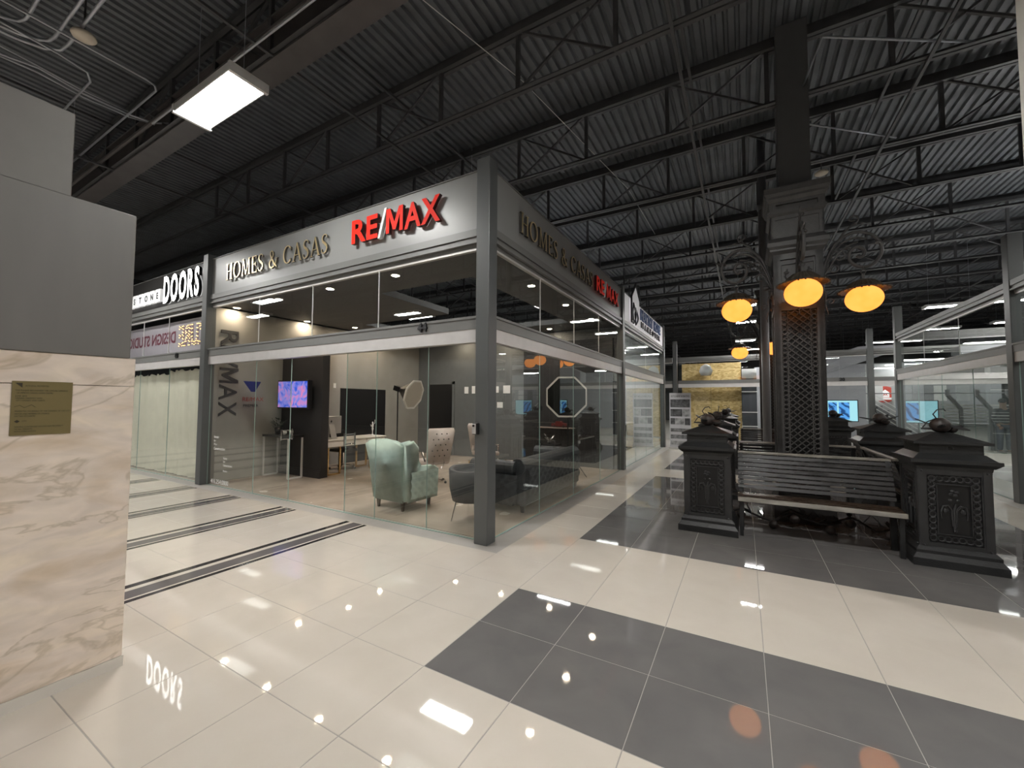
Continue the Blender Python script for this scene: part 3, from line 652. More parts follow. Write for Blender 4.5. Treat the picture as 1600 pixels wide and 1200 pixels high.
# --- mint wing chair (faces +Y)
MINT = mat('mint_velvet', (.42, .53, .47), .75, noise=.12, nscale=9)
wc = thing('wing_chair', 'mint velvet wing chair with its back to the glass front', 'chair', (-4.60, 4.72, 0), R(-4)); wc.scale = (.96, .96, .92)
back = [(-.30, .16), (.30, .16), (.335, .7), (.385, 1.04), (.25, 1.10), (0, 1.13), (-.25, 1.10), (-.385, 1.04), (-.335, .7)]
MB().prism(back, lambda a, b, d: (a, d-.16*(b-.16), b), -.30, -.20).build('backrest', MINT, wc, bevel=.02, seg=2, smooth=True)
wing = [(-.26, .17), (.34, .17), (.36, .60), (.28, .66), (-.02, .68), (-.08, .78), (-.10, 1.0), (-.20, 1.10), (-.36, 1.08), (-.34, .7)]
for s in (-1, 1): MB().prism(wing, lambda a, b, d: (s*(.31+d+.04*max(0, b-.5)), a, b), 0, .085).build('wing_arm', MINT, wc, bevel=.02, seg=2, smooth=True)
tuft(.56, .42, 4, 3, .03, lambda a, b, d: (.396+d, -.22+a, .2+b)).build('tufted_side', MINT, wc, smooth=True)
MB().box(-.31, .31, -.22, .32, .17, .36).build('seat_base', MINT, wc, bevel=.02)
MB().box(-.30, .30, -.2, .34, .36, .48).build('seat_cushion', MINT, wc, bevel=.04, seg=2, smooth=True)
for x in (-.28, .28):
    for y in (-.26, .28): MB().frust(x, y, .015, .015, .0, .026, .026, .17).build('leg', mat('dark_wood', (.05, .035, .02), .4), wc)
# --- tufted swivel chair with chrome base
CRM = mat('blush_cream_leather', (.50, .43, .39), .45, noise=.08)
tc_ = thing('swivel_chair', 'cream tufted swivel chair with chrome base in mid room', 'chair', (-5.42, 6.35, 0), R(66)); tc_.scale = (.9, .9, .9)
star_base(tc_, CHROME, .32, .05)
MB().box(-.27, .27, -.26, .28, .42, .52).build('seat', CRM, tc_, bevel=.03, seg=2, smooth=True)
MB().prism([(-.24, .5), (.24, .5), (.29, 1.15), (.26, 1.2), (-.26, 1.2), (-.29, 1.15)], lambda a, b, d: (a, d-.22*(b-.5), b), -.30, -.22).build('backrest', CRM, tc_, bevel=.02, smooth=True)
bt = MB()
for j in range(5):
    for i in range(4 if j % 2 else 3): 
        x = (-.18+.12*i) if j % 2 else (-.12+.12*i); z = .62+.12*j; bt.ball((x, -.302-.22*(z-.5), z), .014, 8, 5)
bt.build('tuft_buttons', BLKP, tc_)
MB().torus((0, -.30, .48), .13, .008, 'y', 16).build('ring_pull', CHROME, tc_)
for s in (-1, 1): MB().tube([(s*.27, -.2, .5), (s*.3, -.1, .68), (s*.3, .15, .68), (s*.27, .2, .5)], .018, 8).build('armrest', CHROME, tc_)
t2 = dup(tc_, (-5.25, 8.0, 0), R(-120), 'cream tufted swivel chair partly hidden by the corner post')
# glass coffee table
gt = thing('coffee_table', 'low glass coffee table on gold legs beside the dark sofa', 'table', (-4.6, 7.1, 0))
MB().cbox((0, 0, .42), (.6, .6, .014)).build('table_top', GLASS, gt)
for sx in (-1, 1):
    for sy in (-1, 1): MB().bar((sx*.27, sy*.27, 0), (sx*.27, sy*.27, .413), .02).build('leg', GOLD, gt)
MB().cbox((0, 0, .15), (.52, .52, .012)).build('lower_shelf', WHITEP, gt)
# --- chesterfield along the right glass
NAVY = mat('charcoal_velvet', (.030, .034, .040), .6, noise=.3, nscale=10)
sf = thing('chesterfield_sofa', 'dark charcoal button-tufted sofa along the right-hand glass', 'sofa', (-3.2, 6.35, 0))
MB().box(-.45, .45, -1.1, 1.1, .1, .34).build('sofa_base', NAVY, sf, bevel=.03)
MB().box(.22, .44, -1.1, 1.1, .34, .66).tube([(.33, -1.12, .66), (.33, 1.12, .66)], .12, 14).build('backrest', NAVY, sf, smooth=False)
tuft(2.1, .42, 12, 3, .035, lambda a, b, d: (.452+d, -1.05+a, .22+b), 5).build('tufted_back', NAVY, sf, smooth=True)
for s in (-1, 1):
    MB().box(-.45, .3, s*1.1-.11, s*1.1+.11, .12, .60).tube([(-.46, s*1.1, .62), (.3, s*1.1, .62)], .125, 14).build('arm', NAVY, sf)
    tuft(.8, .40, 5, 3, .03, lambda a, b, d: (-.42+a, s*(1.212+d), .16+b), 5).build('tufted_arm_face', NAVY, sf, smooth=True)
for k in range(3): MB().box(-.44, .2, -.98+.66*k, -.34+.66*k, .34, .47).build('seat_cushion', NAVY, sf, bevel=.03, seg=2)
for x in (-.38, .38):
    for y in (-1.05, 1.05): MB().frust(x, y, .02, .02, 0, .03, .03, .1).build('foot', BLKP, sf)
# dark tub chair next to the corner post
tb = thing('tub_chair', 'dark navy tub chair with thin metal legs left of the corner post', 'chair', (-3.25, 4.62, 0))
MB().lathe([(.26, .28), (.30, .45), (.31, .72), (.25, .72), (.24, .46), (0, .46)], n=20).map(lambda x, y, z: (x, y, z-.12*max(0, -y)*(z > .6))).build('tub_shell', NAVY, tb, smooth=True)
for a in range(4): MB().tube([(.2*math.cos(a*PI/2+.8), .2*math.sin(a*PI/2+.8), .3), (.27*math.cos(a*PI/2+.8), .27*math.sin(a*PI/2+.8), 0)], .009, 6).build('leg', CHROME, tb)
# side table with silver ornament in the window
st = thing('side_table', 'small dark side table behind the sofa', 'table', (-4.05, 8.95, 0))
MB().cbox((0, 0, .6), (.45, .45, .03)).build('table_top', BLKP, st); 
for sx in (-1, 1):
    for sy in (-1, 1): MB().bar((sx*.2, sy*.2, 0), (sx*.2, sy*.2, .585), .02).build('leg', BLKP, st)
orn = thing('silver_ornament', 'spiky silver and gold ornament on the dark side table', 'ornament', (-4.05, 8.95, .615))
mb = MB().ball((0, 0, .06), .05, 10, 7)
for k in range(9):
    a = k*2.4; e_ = Vector((math.cos(a)*.12, math.sin(a)*.12, .08+.02*(k % 5)*2)); mb.tube([(0, 0, .06), e_], [.012, .004], 6).ball(e_, .016, 7, 5)
mb.build('ornament_body', CHROME, orn, smooth=True)
# --- octagonal softboxes on stands
def softbox(loc, rz, tilt, d, label, front, cat='studio light'):
    t = thing('softbox_light', label, cat, loc, rz)
    zc = 1.72; ro = d/2
    O = [(ro*math.cos(2*PI*(k+.5)/8), ro*math.sin(2*PI*(k+.5)/8)) for k in range(8)]
    ct_, st_ = math.cos(tilt), math.sin(tilt)
    def T(a, b, c): return (a, c*ct_-b*st_, zc+b*ct_+c*st_)
    mb = MB()
    for k in range(8):
        p_, q_ = O[k], O[(k+1) % 8]; mb.bar(T(*p_, 0), T(*q_, 0), .028, .035)
    mb.build('rim', mat('silver_rim', (.75, .75, .73), .35), t)
    MB().prism([(a*.97, b*.97) for a, b in O], T, -.004, .004).build('diffuser', front, t)
    vs = [T(*p_, .006) for p_ in O]+[T(p_[0]*.18, p_[1]*.18, .34) for p_ in O]
    MB().add(vs, [(k, (k+1) % 8, 8+(k+1) % 8, 8+k) for k in range(8)]+[tuple(range(8, 16))]).build('reflector_shell', BLKP, t)
    MB().bar(T(0, 0, .34), T(0, 0, .5), .1).build('lamp_head', BLKP, t)
    b0 = T(0, 0, .42); MB().tube([(b0[0], b0[1], b0[2]), (b0[0], b0[1], .25)], .014, 8).build('stand_pole', BLKP, t)
    for k in range(3):
        a = 2*PI*k/3+.4; MB().tube([(b0[0], b0[1], .6), (b0[0]+.42*math.cos(a), b0[1]+.42*math.sin(a), .012)], .010, 6).tube([(b0[0], b0[1], .25), (b0[0]+.22*math.cos(a), b0[1]+.22*math.sin(a), .3)], .007, 6).build('stand_leg', BLKP, t)
    return t
softbox((-6.0, 6.4, 0), R(98), .3, .62, 'octagonal softbox on a stand, seen edge-on behind the mint chair', mat('diffuser_cloth', (.55, .53, .48), .8)).scale = (1, 1, 1.02)
softbox((-3.14, 7.78, 0), R(18), 0, .86, 'large octagonal softbox ring with silver rim behind the right-hand glass', mat('smoked_front', (.008, .009, .010), .15))
tp = thing('camera_tripod', 'black camera tripod with camera in front of the softbox ring', 'tripod', (-3.85, 7.95, 0))
MB().tube([(0, 0, .55), (0, 0, 1.42)], .012, 8).build('centre_column', BLKP, tp)
for k in range(3):
    a = 2*PI*k/3; MB().tube([(0, 0, .95), (.3*math.cos(a), .3*math.sin(a), .0)], .012, 6).build('leg', BLKP, tp)
MB().cbox((0, 0, 1.48), (.14, .08, .1)).lathe([(.04, 0), (.04, .1)], n=12).build('camera_body', BLKP, tp)
# wall shelf with a red model car
sh = thing('wall_shelf', 'thin pale shelf on the dark wall behind the ring', 'shelf', (-4.2, 9.70, .96))
MB().cbox((0, 0, 0), (.95, .2, .025)).build('shelf_board', mat('shelf_taupe', (.30, .24, .20), .5), sh)
cr_ = thing('model_car', 'small dark red vintage model car on the wall shelf', 'model car', (-4.1, 9.70, .975))
MB().prism([(-.2, .03), (.2, .03), (.2, .09), (.08, .10), (.04, .15), (-.08, .15), (-.1, .1), (-.2, .09)], lambda a, b, d: (a, d, b), -.06, .06).build('car_body', mat('dark_red_paint', (.12, .015, .012), .3), cr_, bevel=.008)
for x in (-.13, .13):
    for y in (-.065, .065): MB().torus((x, y, .03), .022, .01, 'y').build('wheel', BLKP, cr_)

# ---- shop B (left, 'DOORS')
B = thing('glass_shop', 'shop at far left with a black DOORS sign and cream drape', 'shop', (-12, 7, 0))
BLKF = mat('black_fascia', (.022, .021, .02), .35)
fB = facade(B, (-15.5, 3.93), (-9.20, 3.93), (0, 1), [0, 1.6, 3.2, 4.7, 6.3], [0, 1.7, 3.3, 4.6, 6.3], fm=BLKF, lmat=RAIL)
LETW = mat('lit_white_letter', (.9, .9, .88), .4, emit=(1, 1, .97), es=4.0)
letters('DOORS', .58, 1.55, (-10.97, 3.96, 3.74), (1,0,0), Z, LETW, fB['fascia'], .06, .03, .04, gap=.2, side=BLKP)
for k, ch in enumerate('KEYSTONE'):
    x = -13.55+.305*k
    bxx = W(MB().box(x, x+.235, 3.90, 3.96, 3.80, 4.08), 'letter_tile', mat('lit_tile', (.85, .85, .85), .4, emit=(1, 1, 1), es=.35), fB['fascia'])
    txt(ch, .14, (x+.06, 3.90, 3.87), (1,0,0), Z, DARKG, bxx, 'letter', off=.006, bold=.008)
txt('43', .10, (-10.38, 3.93, 2.50), (1,0,0), Z, BLKP, fB['mid'], 'number', off=.012, depth=.02, bold=.006)
W(MB().box(-15.4, -9.2, 4.06, 10, -.005, .004), 'shop_floor', FLW, B)
W(MB().box(-15.4, -9.22, 9.9, 10.0, 0, 3.47), 'back_wall', WHITEW, B)
# sheet of reversed letters behind the transom
bn = W(MB().box(-14.6, -9.25, 4.14, 4.145, 2.66, 3.36), 'reversed_letter_sheet', mat('mauve_sheet', (.52, .47, .52), .6), B)
MIR = mat('maroon_print', (.22, .05, .08), .6)
LEDY = mat('led_bulb', (1, .8, .4), .4, emit=(1, .72, .3), es=2.2)
txt('DESIGN STUDIO', .26, (-10.95, 4.14, 2.90), (-1,0,0), Z, MIR, bn, off=-.004, bold=.008, fit=2.6)
txt('AZURE', .46, (-9.28, 4.14, 2.80), (-1,0,0), Z, mat('mauve_letter', (.28, .18, .22), .5), bn, off=-.004, bold=.02, fit=1.5)
me = text_mesh('AZURE', .46/.73, 0, 0); xs = [v.co.x for v in me.vertices]; kx = 1.5/(max(xs)-min(xs)); mb = MB(); last = None
for e in me.edges:
    a, b = me.vertices[e.vertices[0]].co, me.vertices[e.vertices[1]].co
    if len([1 for _ in range(1)]) and (a-b).length > .06:
        nst = int((a-b).length/.07)
        for q in range(nst+1):
            c_ = a.lerp(b, q/max(1, nst)); 
            if all((c_-z_).length > .045 for z_ in (last or [])): (last.append(c_) if last else None); last = last or [c_]; mb.ball((-9.28-c_.x*kx, 4.13, 2.80+c_.y), .012, 6, 4)
W(mb, 'led_bulbs', LEDY, bn, kind='stuff'); bpy.data.meshes.remove(me)
# cream drape
DR = mat('cream_drape', (.86, .82, .68), .8, noise=.06, nscale=4)
def drape(x0, x1, z1, name='drape'):
    mb = MB(); nx, nz = 110, 12; vs = []
    for j in range(nz+1):
        for i in range(nx+1):
            x = x0+(x1-x0)*i/nx; z = .02+(z1-.02)*j/nz; q = j/nz
            y = 4.13+.022*math.sin(x*9+1.5*math.sin(x*3.1)+q*.8)+.012*math.sin(x*27+3*q)
            vs.append((x, y, z-(.02*math.sin(x*21) if j == nz else 0)))
    mb.add(vs, [(j*(nx+1)+i, j*(nx+1)+i+1, (j+1)*(nx+1)+i+1, (j+1)*(nx+1)+i) for j in range(nz) for i in range(nx)])
    return W(mb, name, DR, B, smooth=True)
drape(-15.4, -11.2, 2.20); drape(-11.22, -9.25, 2.26)

# ---- shop C (behind A along the aisle)
Cs = thing('glass_shop', 'white-signed glass shop beyond number 44 along the aisle', 'shop', (-5, 13, 0))
WF = mat('white_fascia_glow', (.86, .84, .84), .45, emit=(1, .98, 1), es=.22)  # glow put into the white so the dim fascia reads bright
for y in (15.82,): post(Cs, -2.60, y)
fC = facade(Cs, (-2.53, 10.05), (-2.53, 15.73), (-1, 0), [0, 1.4, 2.8, 4.2, 5.68], [0, 2.8, 5.68], fm=WF, lmat=RAIL)
facade(Cs, (-2.69, 15.88), (-8.5, 15.88), (0, -1), [0, 2.9, 5.81], [0, 2.9, 5.81], fm=WF)
NAVYL = mat('navy_letter', (.02, .07, .22), .4)
letters('HEALTHY HOME', .30, 3.1, (-2.56, 11.95, 4.02), (0,1,0), Z, NAVYL, fC['fascia'], .03, .05, .03, gap=.08)
letters('MAKEOVER', .17, 2.95, (-2.56, 12.0, 3.78), (0,1,0), Z, BLKP, fC['fascia'], .03, .03, .03, gap=.5)
hl = MB()
P_ = lambda a, b, d: (-2.54+d, a, b)
for a, b in (((10.75, 3.75), (10.75, 4.42)), ((10.75, 4.42), (11.25, 4.85)), ((11.25, 4.85), (11.72, 4.5)), ((11.5, 4.72), (11.5, 4.86)), ((11.5, 4.86), (11.62, 4.86)), ((11.62, 4.86), (11.62, 4.55)), ((10.75, 3.75), (11.0, 3.75))):
    hl.bar(P_(*a, .03), P_(*b, .03), .045, .045)
W(hl, 'house_outline', BLKP, fC['fascia'])
W(MB().prism([(10.78, 3.77), (10.78, 4.4), (11.25, 4.81), (11.7, 4.47), (11.7, 3.77)], P_, .0, .02), 'house_panel', WF, fC['fascia'])
for sgn, cx_ in ((1, 11.05), (1, 11.3)):
    pts = [P_(cx_-.12+.28*math.sin(t), 3.72+.55*t/PI*(1.0 if cx_ < 11.2 else .8), .04) for t in [PI*k/10 for k in range(11)]]
    W(MB().tube(pts, .02, 6).tube([P_(cx_-.12, 3.72, .04), P_(cx_-.2, 4.0, .04), P_(cx_-.1, 4.25*(1 if cx_ < 11.2 else .985), .04)], .02, 6), 'leaf_outline', BLKP, fC['fascia'])
LIGHTW = mat('light_grey_wall', (.50, .52, .53), .6, noise=.05)
W(MB().box(-8.4, -2.62, 10.06, 15.8, -.005, .004), 'shop_floor', mat('white_gloss_floor', (.6, .58, .55), .12), Cs)
W(MB().box(-6.2, -6.1, 10.06, 15.7, 0, 3.4), 'back_wall', LIGHTW, Cs)
W(MB().box(-6.1, -2.7, 15.6, 15.7, 0, 3.4), 'side_wall', LIGHTW, Cs)
BRK = mat('tan_brick', (.42, .32, .21), .8, noise=.2)
# brick arch panel with real bricks
ar = W(MB().box(-4.62, -4.5, 13.6, 15.5, 0, 2.1), 'arch_panel', mat('mortar', (.5, .46, .4), .9), Cs)
bk = MB()
for j in range(22):
    for i in range(8):
        y = 13.6+.24*i+(.12 if j % 2 else 0); z = .02+.094*j
        if z > 1.2 and math.hypot((y+.11-14.55), z-1.2) > .95: continue
        bk.box(-4.5, -4.488, y+.006, min(15.5, y+.232), z, z+.086)
W(bk, 'brick_facing', BRK, ar, kind='stuff')
cn = thing('white_counter', 'white curved counter inside the white-signed shop', 'counter', (-3.7, 14.3, 0))
MB().box(-.25, .25, -.9, .9, .86, .92).build('counter_top', WHITEP, cn, bevel=.01)
MB().tube([(0, -.5, 0), (0, -.5, .86)], .05, 12).tube([(0, .5, 0), (0, .5, .86)], .05, 12).lathe([(.22, 0), (.2, .02)], (0, -.5, 0), 16).lathe([(.22, 0), (.2, .02)], (0, .5, 0), 16).build('pedestal_leg', CHROME, cn)
art = W(MB().box(-6.1, -6.07, 11.2, 13.2, .9, 2.6), 'green_wall_panel', mat('pale_green_panel', (.45, .55, .48), .5, noise=.3, nscale=3), Cs)
for y in (11.3, 12.6, 13.9): 
    W(MB().box(-4.7, -3.5, y, y+.14, 3.30, 3.34), 'strip_light', emat('strip_glow', (1, .98, .94), 60), Cs)
W(MB().box(-6.1, -2.7, 10.1, 15.6, 3.40, 3.46), 'soffit_panel', LIGHTW, Cs)

# ---- shop D (far end)
D = thing('glass_shop', 'far glass shop with gold particle-board walls facing down the aisle', 'shop', (1, 21, 0))
ZD = 4.45
for x in (-2.68, 4.13): post(D, x, 19.75, 4.42)
fD = facade(D, (-2.55, 19.7), (4.03, 19.7), (0, 1), [0, 1.6, 3.3, 5.0, 6.58], [0, 3.3, 6.58], fasc=False)
facade(D, (4.23, 19.7), (9.9, 19.7), (0, 1), [0, 1.8, 3.7, 5.6], [0, 2.7, 5.6], fasc=False)
facade(D, (-9, 19.7), (-2.8, 19.7), (0, 1), [0, 1.8, 3.7, 6.2], [0, 2.7, 6.2], fasc=False)
txt('20', .12, (3.2, 19.7, 2.49), (1,0,0), Z, BLKP, fD['mid'], 'number', off=.012, depth=.02, bold=.006)
OSB = osbmat()
for k in range(2):
    W(MB().box(-2.5+1.22*k, -2.5+1.22*k+1.21, 20.6, 20.62, .0, 3.44), 'particle_board', OSB, D)
W(MB().box(-.05, .5, 20.2, 20.6, 0, 2.4), 'shelf_unit', mat('grey_cabinet', (.06, .065, .08), .5), D)
for z in (0.0, .62, 1.22, 2.1): W(MB().box(-.07, .52, 20.17, 20.2, z, z+.035), 'shelf_edge', WHITEV, D)
W(MB().box(-.05, .5, 20.2, 20.6, 2.7, 3.1), 'white_box', WHITEP, D)
W(MB().box(-.05, .5, 20.2, 20.6, 2.42, 2.68), 'dark_box', BLKP, D)
W(MB().box(.55, 9.8, 26.0, 26.1, 0, 3.6), 'back_wall', mat('cool_grey_wall', (.36, .37, .40), .6, noise=.05), D)
W(MB().lathe([(.05, .52), (.2, .42), (.28, .2), (.2, .02), (.02, 0)], (-1.45, 20.2, 2.85), 18), 'pendant_shade', WHITEP, D, smooth=True)
for x in (-1.4, 1.5, 6): W(MB().box(x-.5, x+.5, 22, 22.12, 3.36, 3.40), 'strip_light', MATS['strip_glow'], D)
W(MB().box(-2.5, 9.8, 20.0, 26, 3.46, 3.5), 'soffit_panel', LIGHTW, D) if False else None
# stair soffit seen through the transom, staircase with white balustrade
sr = thing('staircase', 'grey staircase with a white railing beyond the far glass shop', 'staircase', (4.3, 22.5, 0))
STG = mat('stair_grey', (.22, .22, .24), .6)
W(MB().prism([(2.6, 2.7), (5.2, 3.7), (5.2, 3.95), (4.1, 3.95), (2.6, 3.3)], lambda a, b, d: (a, d, b), 21.3, 22.2), 'upper_flight', STG, sr)
for k in range(9): W(MB().box(4.5+.2*k, 4.72+.2*k, 21.0, 21.9, 0, 1.55-.17*k), 'step', STG, sr)
for k in range(5): W(MB().bar((4.4, 20.95, 2.02-.17*k), (5.95, 20.95, .82-.17*k+.0), .035), 'railing_bar', WHITEP, sr)
W(MB().bar((4.42, 20.95, 2.05), (4.42, 20.95, 0), .05).bar((5.3, 20.95, 1.4), (5.3, 20.95, 0), .05), 'railing_post', WHITEP, sr)
# round red sign
rs = thing('round_sign', 'round red sign with a white envelope-house emblem', 'sign', (5.14, 22.4, 2.02))
W(MB().box(4.55, 5.7, 22.52, 22.6, .9, 3.3), 'sign_backing', LIGHTW, rs)
W(MB().lathe([(.34, 0), (.34, .05), (0, .05)], n=32).map(lambda x, y, z: (5.14+x, 22.5-z, 2.02+y)), 'sign_disc', mat('sign_red', (.45, .05, .035), .4, emit=(.5, .05, .03), es=.25), rs)
SW = mat('sign_white', (.9, .9, .9), .4, emit=(1, 1, 1), es=.5)
P2 = lambda a, b, d: (5.14+a*.85, 22.44-d, 2.02+b)
W(MB().prism([(-.15, -.12), (.15, -.12), (.15, .08), (0, .2), (-.15, .08)], P2, 0, .01), 'emblem_house', SW, rs)
em = MB()
for a, b in (((-.08, .03), (0, -.04)), ((0, -.04), (.08, .03)), ((-.08, -.06), (0, .04)), ((0, .04), (.08, -.06))): em.bar(P2(*a, .012), P2(*b, .012), .02, .02)
W(em, 'emblem_lines', MATS['sign_red'], rs)
W(MB().box(4.93, 5.35, 22.42, 22.44, 1.80, 1.88), 'emblem_band', SW, rs)
# map displays
MAPM = screenmat('blue_map', 'map'); CYAN = emat('cyan_screen', (.45, .88, 1.0), 1.0)
def display(x0, x1, y, z0, z1, label, xm, two=False):
    t = thing('display_screen', label, 'screen', ((x0+x1)/2, y, (z0+z1)/2))
    W(MB().box(x0-.03, x1+.03, y+.01, y+.06, z0-.03, z1+.03), 'bezel', BLKP, t)
    W(MB().box(x0, x1, y, y+.01, z0, z1), 'screen_panel', CYAN, t)
    for a, b in xm: W(MB().box(a, b, y-.004, y, z0+.06, z1-.07), 'map_image', MAPM, t)
    W(MB().box((x0+x1)/2-.03, (x0+x1)/2+.03, y+.02, y+.06, 0, z0), 'stand', BLKP, t)
    for k in range(6):
        a = x0+(x1-x0)*.62+.04*k
        if not two: W(MB().bar((a-.2, y-.003, z0+.3+.07*k), (a+.1, y-.003, z0+.42+.07*k), .006, .003), 'map_line', mat('pale_blue_ink', (.25, .6, .75), .5), t)
display(2.86, 3.76, 19.95, .96, 1.74, 'cyan screen with two blue map pages, just right of the ornate column', [(2.88, 3.14), (3.2, 3.52)], True)
display(5.02, 6.02, 20.15, .95, 1.73, 'cyan screen with one blue map, seen through the right glass shop', [(5.05, 5.52)])
# display rack with slanted dark posts and pale boards
rk = thing('slatted_rack', 'pale horizontal boards on slanted dark posts at the far right', 'rack', (6.7, 21, 0))
for k in range(6): W(MB().box(6.35, 8.6, 20.9, 20.95, .98+.115*k, 1.045+.115*k), 'board', mat('pale_laminate', (.55, .55, .53), .5), rk)
for k, x in enumerate((6.45, 7.2, 7.95)):
    W(MB().bar((x, 20.7, 2.15), (x, 20.7, 1.95), .1).bar((x, 20.7, 1.95), (x+.38, 20.85, 1.45), .09).bar((x+.38, 20.85, 1.45), (x+.38, 20.85, 0), .09), 'slanted_post', STG, rk)
W(MB().box(6.4, 8.6, 20.95, 21.5, 0, .92), 'plinth', LIGHTW, rk)
hs = thing('hanging_samples', 'row of pale and grey sample panels hanging on a rail at far right', 'sample display', (6.2, 21.9, 0))
for k in range(5): W(MB().box(4.6+.62*k, 4.95+.62*k, 21.9, 21.95, 1.75, 2.35), 'hanging_sample', (WHITEV, LIGHTW, STG, WHITEV, LIGHTW)[k], rk)
W(MB().tube([(4.4, 21.9, 2.05), (8.6, 21.9, 2.05)], .02, 8), 'hanging_rail', STG, hs)

# ---- shop E (right)
E_ = thing('glass_shop', 'open-topped glass shop on the right side of the aisle', 'shop', (7, 13, 0))
for y in (9.98, 15.85): post(E_, 3.96, y)
facade(E_, (3.88, 15.76), (3.88, 10.07), (1, 0), [0, 1.4, 2.85, 4.3, 5.69], [0, 1.9, 3.8, 5.69], fasc=False)
facade(E_, (4.05, 15.9), (9.9, 15.9), (0, -1), [0, 1.4, 2.9, 4.4, 5.85], [0, 2.9, 5.85], fasc=False)
W(MB().box(3.97, 10, 10.0, 15.8, -.005, .004), 'shop_floor', mat('pale_grey_floor', (.42, .42, .41), .15), E_)
W(MB().box(9.9, 10, 10, 15.8, 0, 3.6), 'side_wall', LIGHTW, E_)
SB = mat('grey_bulkhead', (.30, .31, .33), .5)
W(MB().box(5.2, 9.9, 12.6, 13.4, 3.55, 3.75), 'ceiling_bulkhead', SB, E_)
W(MB().box(5.0, 9.9, 15.2, 15.7, 2.95, 3.15), 'ceiling_bulkhead', SB, E_)
for y in (12.1, 14.3): W(MB().box(5.8, 7.8, y, y+.15, 3.42, 3.46), 'strip_light', MATS['strip_glow'], E_)
# ---- shop F (right, nearer)
F_ = thing('glass_shop', 'nearest right-hand glass shop, only its edge in view', 'shop', (7, 7, 0))
post(F_, 3.96, 3.96)
facade(F_, (3.88, 9.89), (3.88, 4.05), (1, 0), [0, 1.4, 2.85, 4.3, 5.84], [0, 2.0, 4.0, 5.84], fasc=False)
W(MB().box(3.97, 10, 4.0, 9.95, -.005, .004), 'shop_floor', MATS['pale_grey_floor'], F_)
W(MB().box(4.1, 9.9, 9.86, 9.9, 0, 3.4), 'partition_wall', mat('olive_wall', (.16, .17, .14), .6), F_)
W(MB().box(4.1, 9.9, 4.0, 4.05, 0, 3.4), 'side_wall', LIGHTW, F_)

# ---- roll-up banner
rb = thing('banner_stand', 'tall white roll-up banner with black and white room photographs', 'banner', (-1.95, 15.45, 0))
W(MB().box(-2.30, -1.60, 15.44, 15.46, .06, 1.97), 'banner_sheet', mat('banner_white', (.62, .61, .64), .6), rb)
W(MB().box(-2.32, -1.58, 15.36, 15.52, 0, .06), 'banner_base', RAIL, rb)
PH = [mat('photo_dark', (.10, .10, .105), .5, noise=.9, nscale=12), mat('photo_mid', (.24, .24, .25), .5, noise=.8, nscale=9), mat('photo_light', (.42, .42, .43), .5, noise=.6, nscale=8)]
for x0, x1, z0, z1, k in ((-2.27, -1.63, 1.46, 1.74, 0), (-2.27, -1.88, 1.14, 1.40, 0), (-1.86, -1.64, 1.14, 1.40, 2), (-2.27, -2.12, .86, 1.08, 0), (-2.11, -1.82, .86, 1.08, 2), (-1.8, -1.63, .84, 1.08, 0), (-2.27, -1.63, .6, .72, 1), (-2.27, -1.63, .36, .5, 1), (-2.27, -1.63, .14, .28, 2)):
    W(MB().box(x0, x1, 15.432, 15.44, z0, z1), 'photo_panel', PH[k], rb)
txt('KITCHENS & BATHS', .07, (-2.25, 15.44, 1.82), (1,0,0), Z, DARKG, rb, off=.004, fit=.6)

# =================================================================== LEFT MARBLE PILLAR
mp_ = thing('marble_pillar', 'cream veined marble pillar with grey upper cladding at left edge', 'pillar', (-3.9, 0, 0))
XF = -3.30
W(MB().box(-4.6, XF, -1.6, 1.045, .06, 1.685), 'marble_slab', MARB, mp_, bevel=.003)
W(MB().box(-4.6, XF, -1.6, 1.045, 1.688, 1.86), 'marble_slab', MARB, mp_, bevel=.003)
W(MB().box(-4.62, XF+.006, -1.6, 1.05, 0, .06), 'plinth_strip', mat('pale_strip', (.66, .62, .56), .25), mp_)
GC = mat('warm_grey_cladding', (.155, .148, .138), .4, noise=.12, nscale=1.6, stretch=(1, 2.5, .5))
W(MB().box(-4.6, XF+.01, -1.6, 1.015, 1.86, 2.755), 'grey_panel', GC, mp_, bevel=.004)
W(MB().box(-4.6, XF-.0, -1.6, .73, 2.755, 3.24), 'upper_box', mat('warm_grey_upper', (.17, .162, .15), .45, noise=.05), mp_, bevel=.004)
pq = W(MB().box(XF, XF+.006, .555, .775, 1.415, 1.70), 'plaque', mat('brass_plaque', (.24, .19, .085), .35, metal=.5), mp_)
INK = mat('plaque_ink', (.04, .03, .015), .5)
Pp = lambda a, b, d: (XF+.006+d, a, b)
W(MB().prism([(.565, 1.69), (.590, 1.69), (.590, 1.665)], Pp, 0, .001), 'plaque_mark', INK, pq)
for k, (s, y0, z) in enumerate((('INTEGRAL PROPERTIES', .60, 1.672), ('THIS PLAQUE RECOGNIZES THE OFFICIAL OPENING', .566, 1.648), ('OF IMPROVE CANADA HOME CENTRE', .572, 1.634), ('JUNE 2015', .568, 1.618), ('OPENING CEREMONY WITH', .568, 1.606), ('CITY COUNCIL AND GUESTS', .57, 1.594), ('PRESENTED ON BEHALF OF THE COUNCIL OF THE CITY', .568, 1.538), ('MAYOR AND MEMBERS OF COUNCIL', .568, 1.524), ('ON THIS OCCASION', .568, 1.512), ('CITY', .594, 1.486), ('WISHING CONTINUED SUCCESS AND PROSPERITY', .57, 1.456), ('TO ALL TENANTS', .57, 1.444), ('WITH APPRECIATION', .57, 1.432))):
    txt(s, .0075, (XF+.006, y0, z), (0,1,0), Z, INK, pq, off=.001, depth=.0004, fit=min(.2, len(s)*.0044))
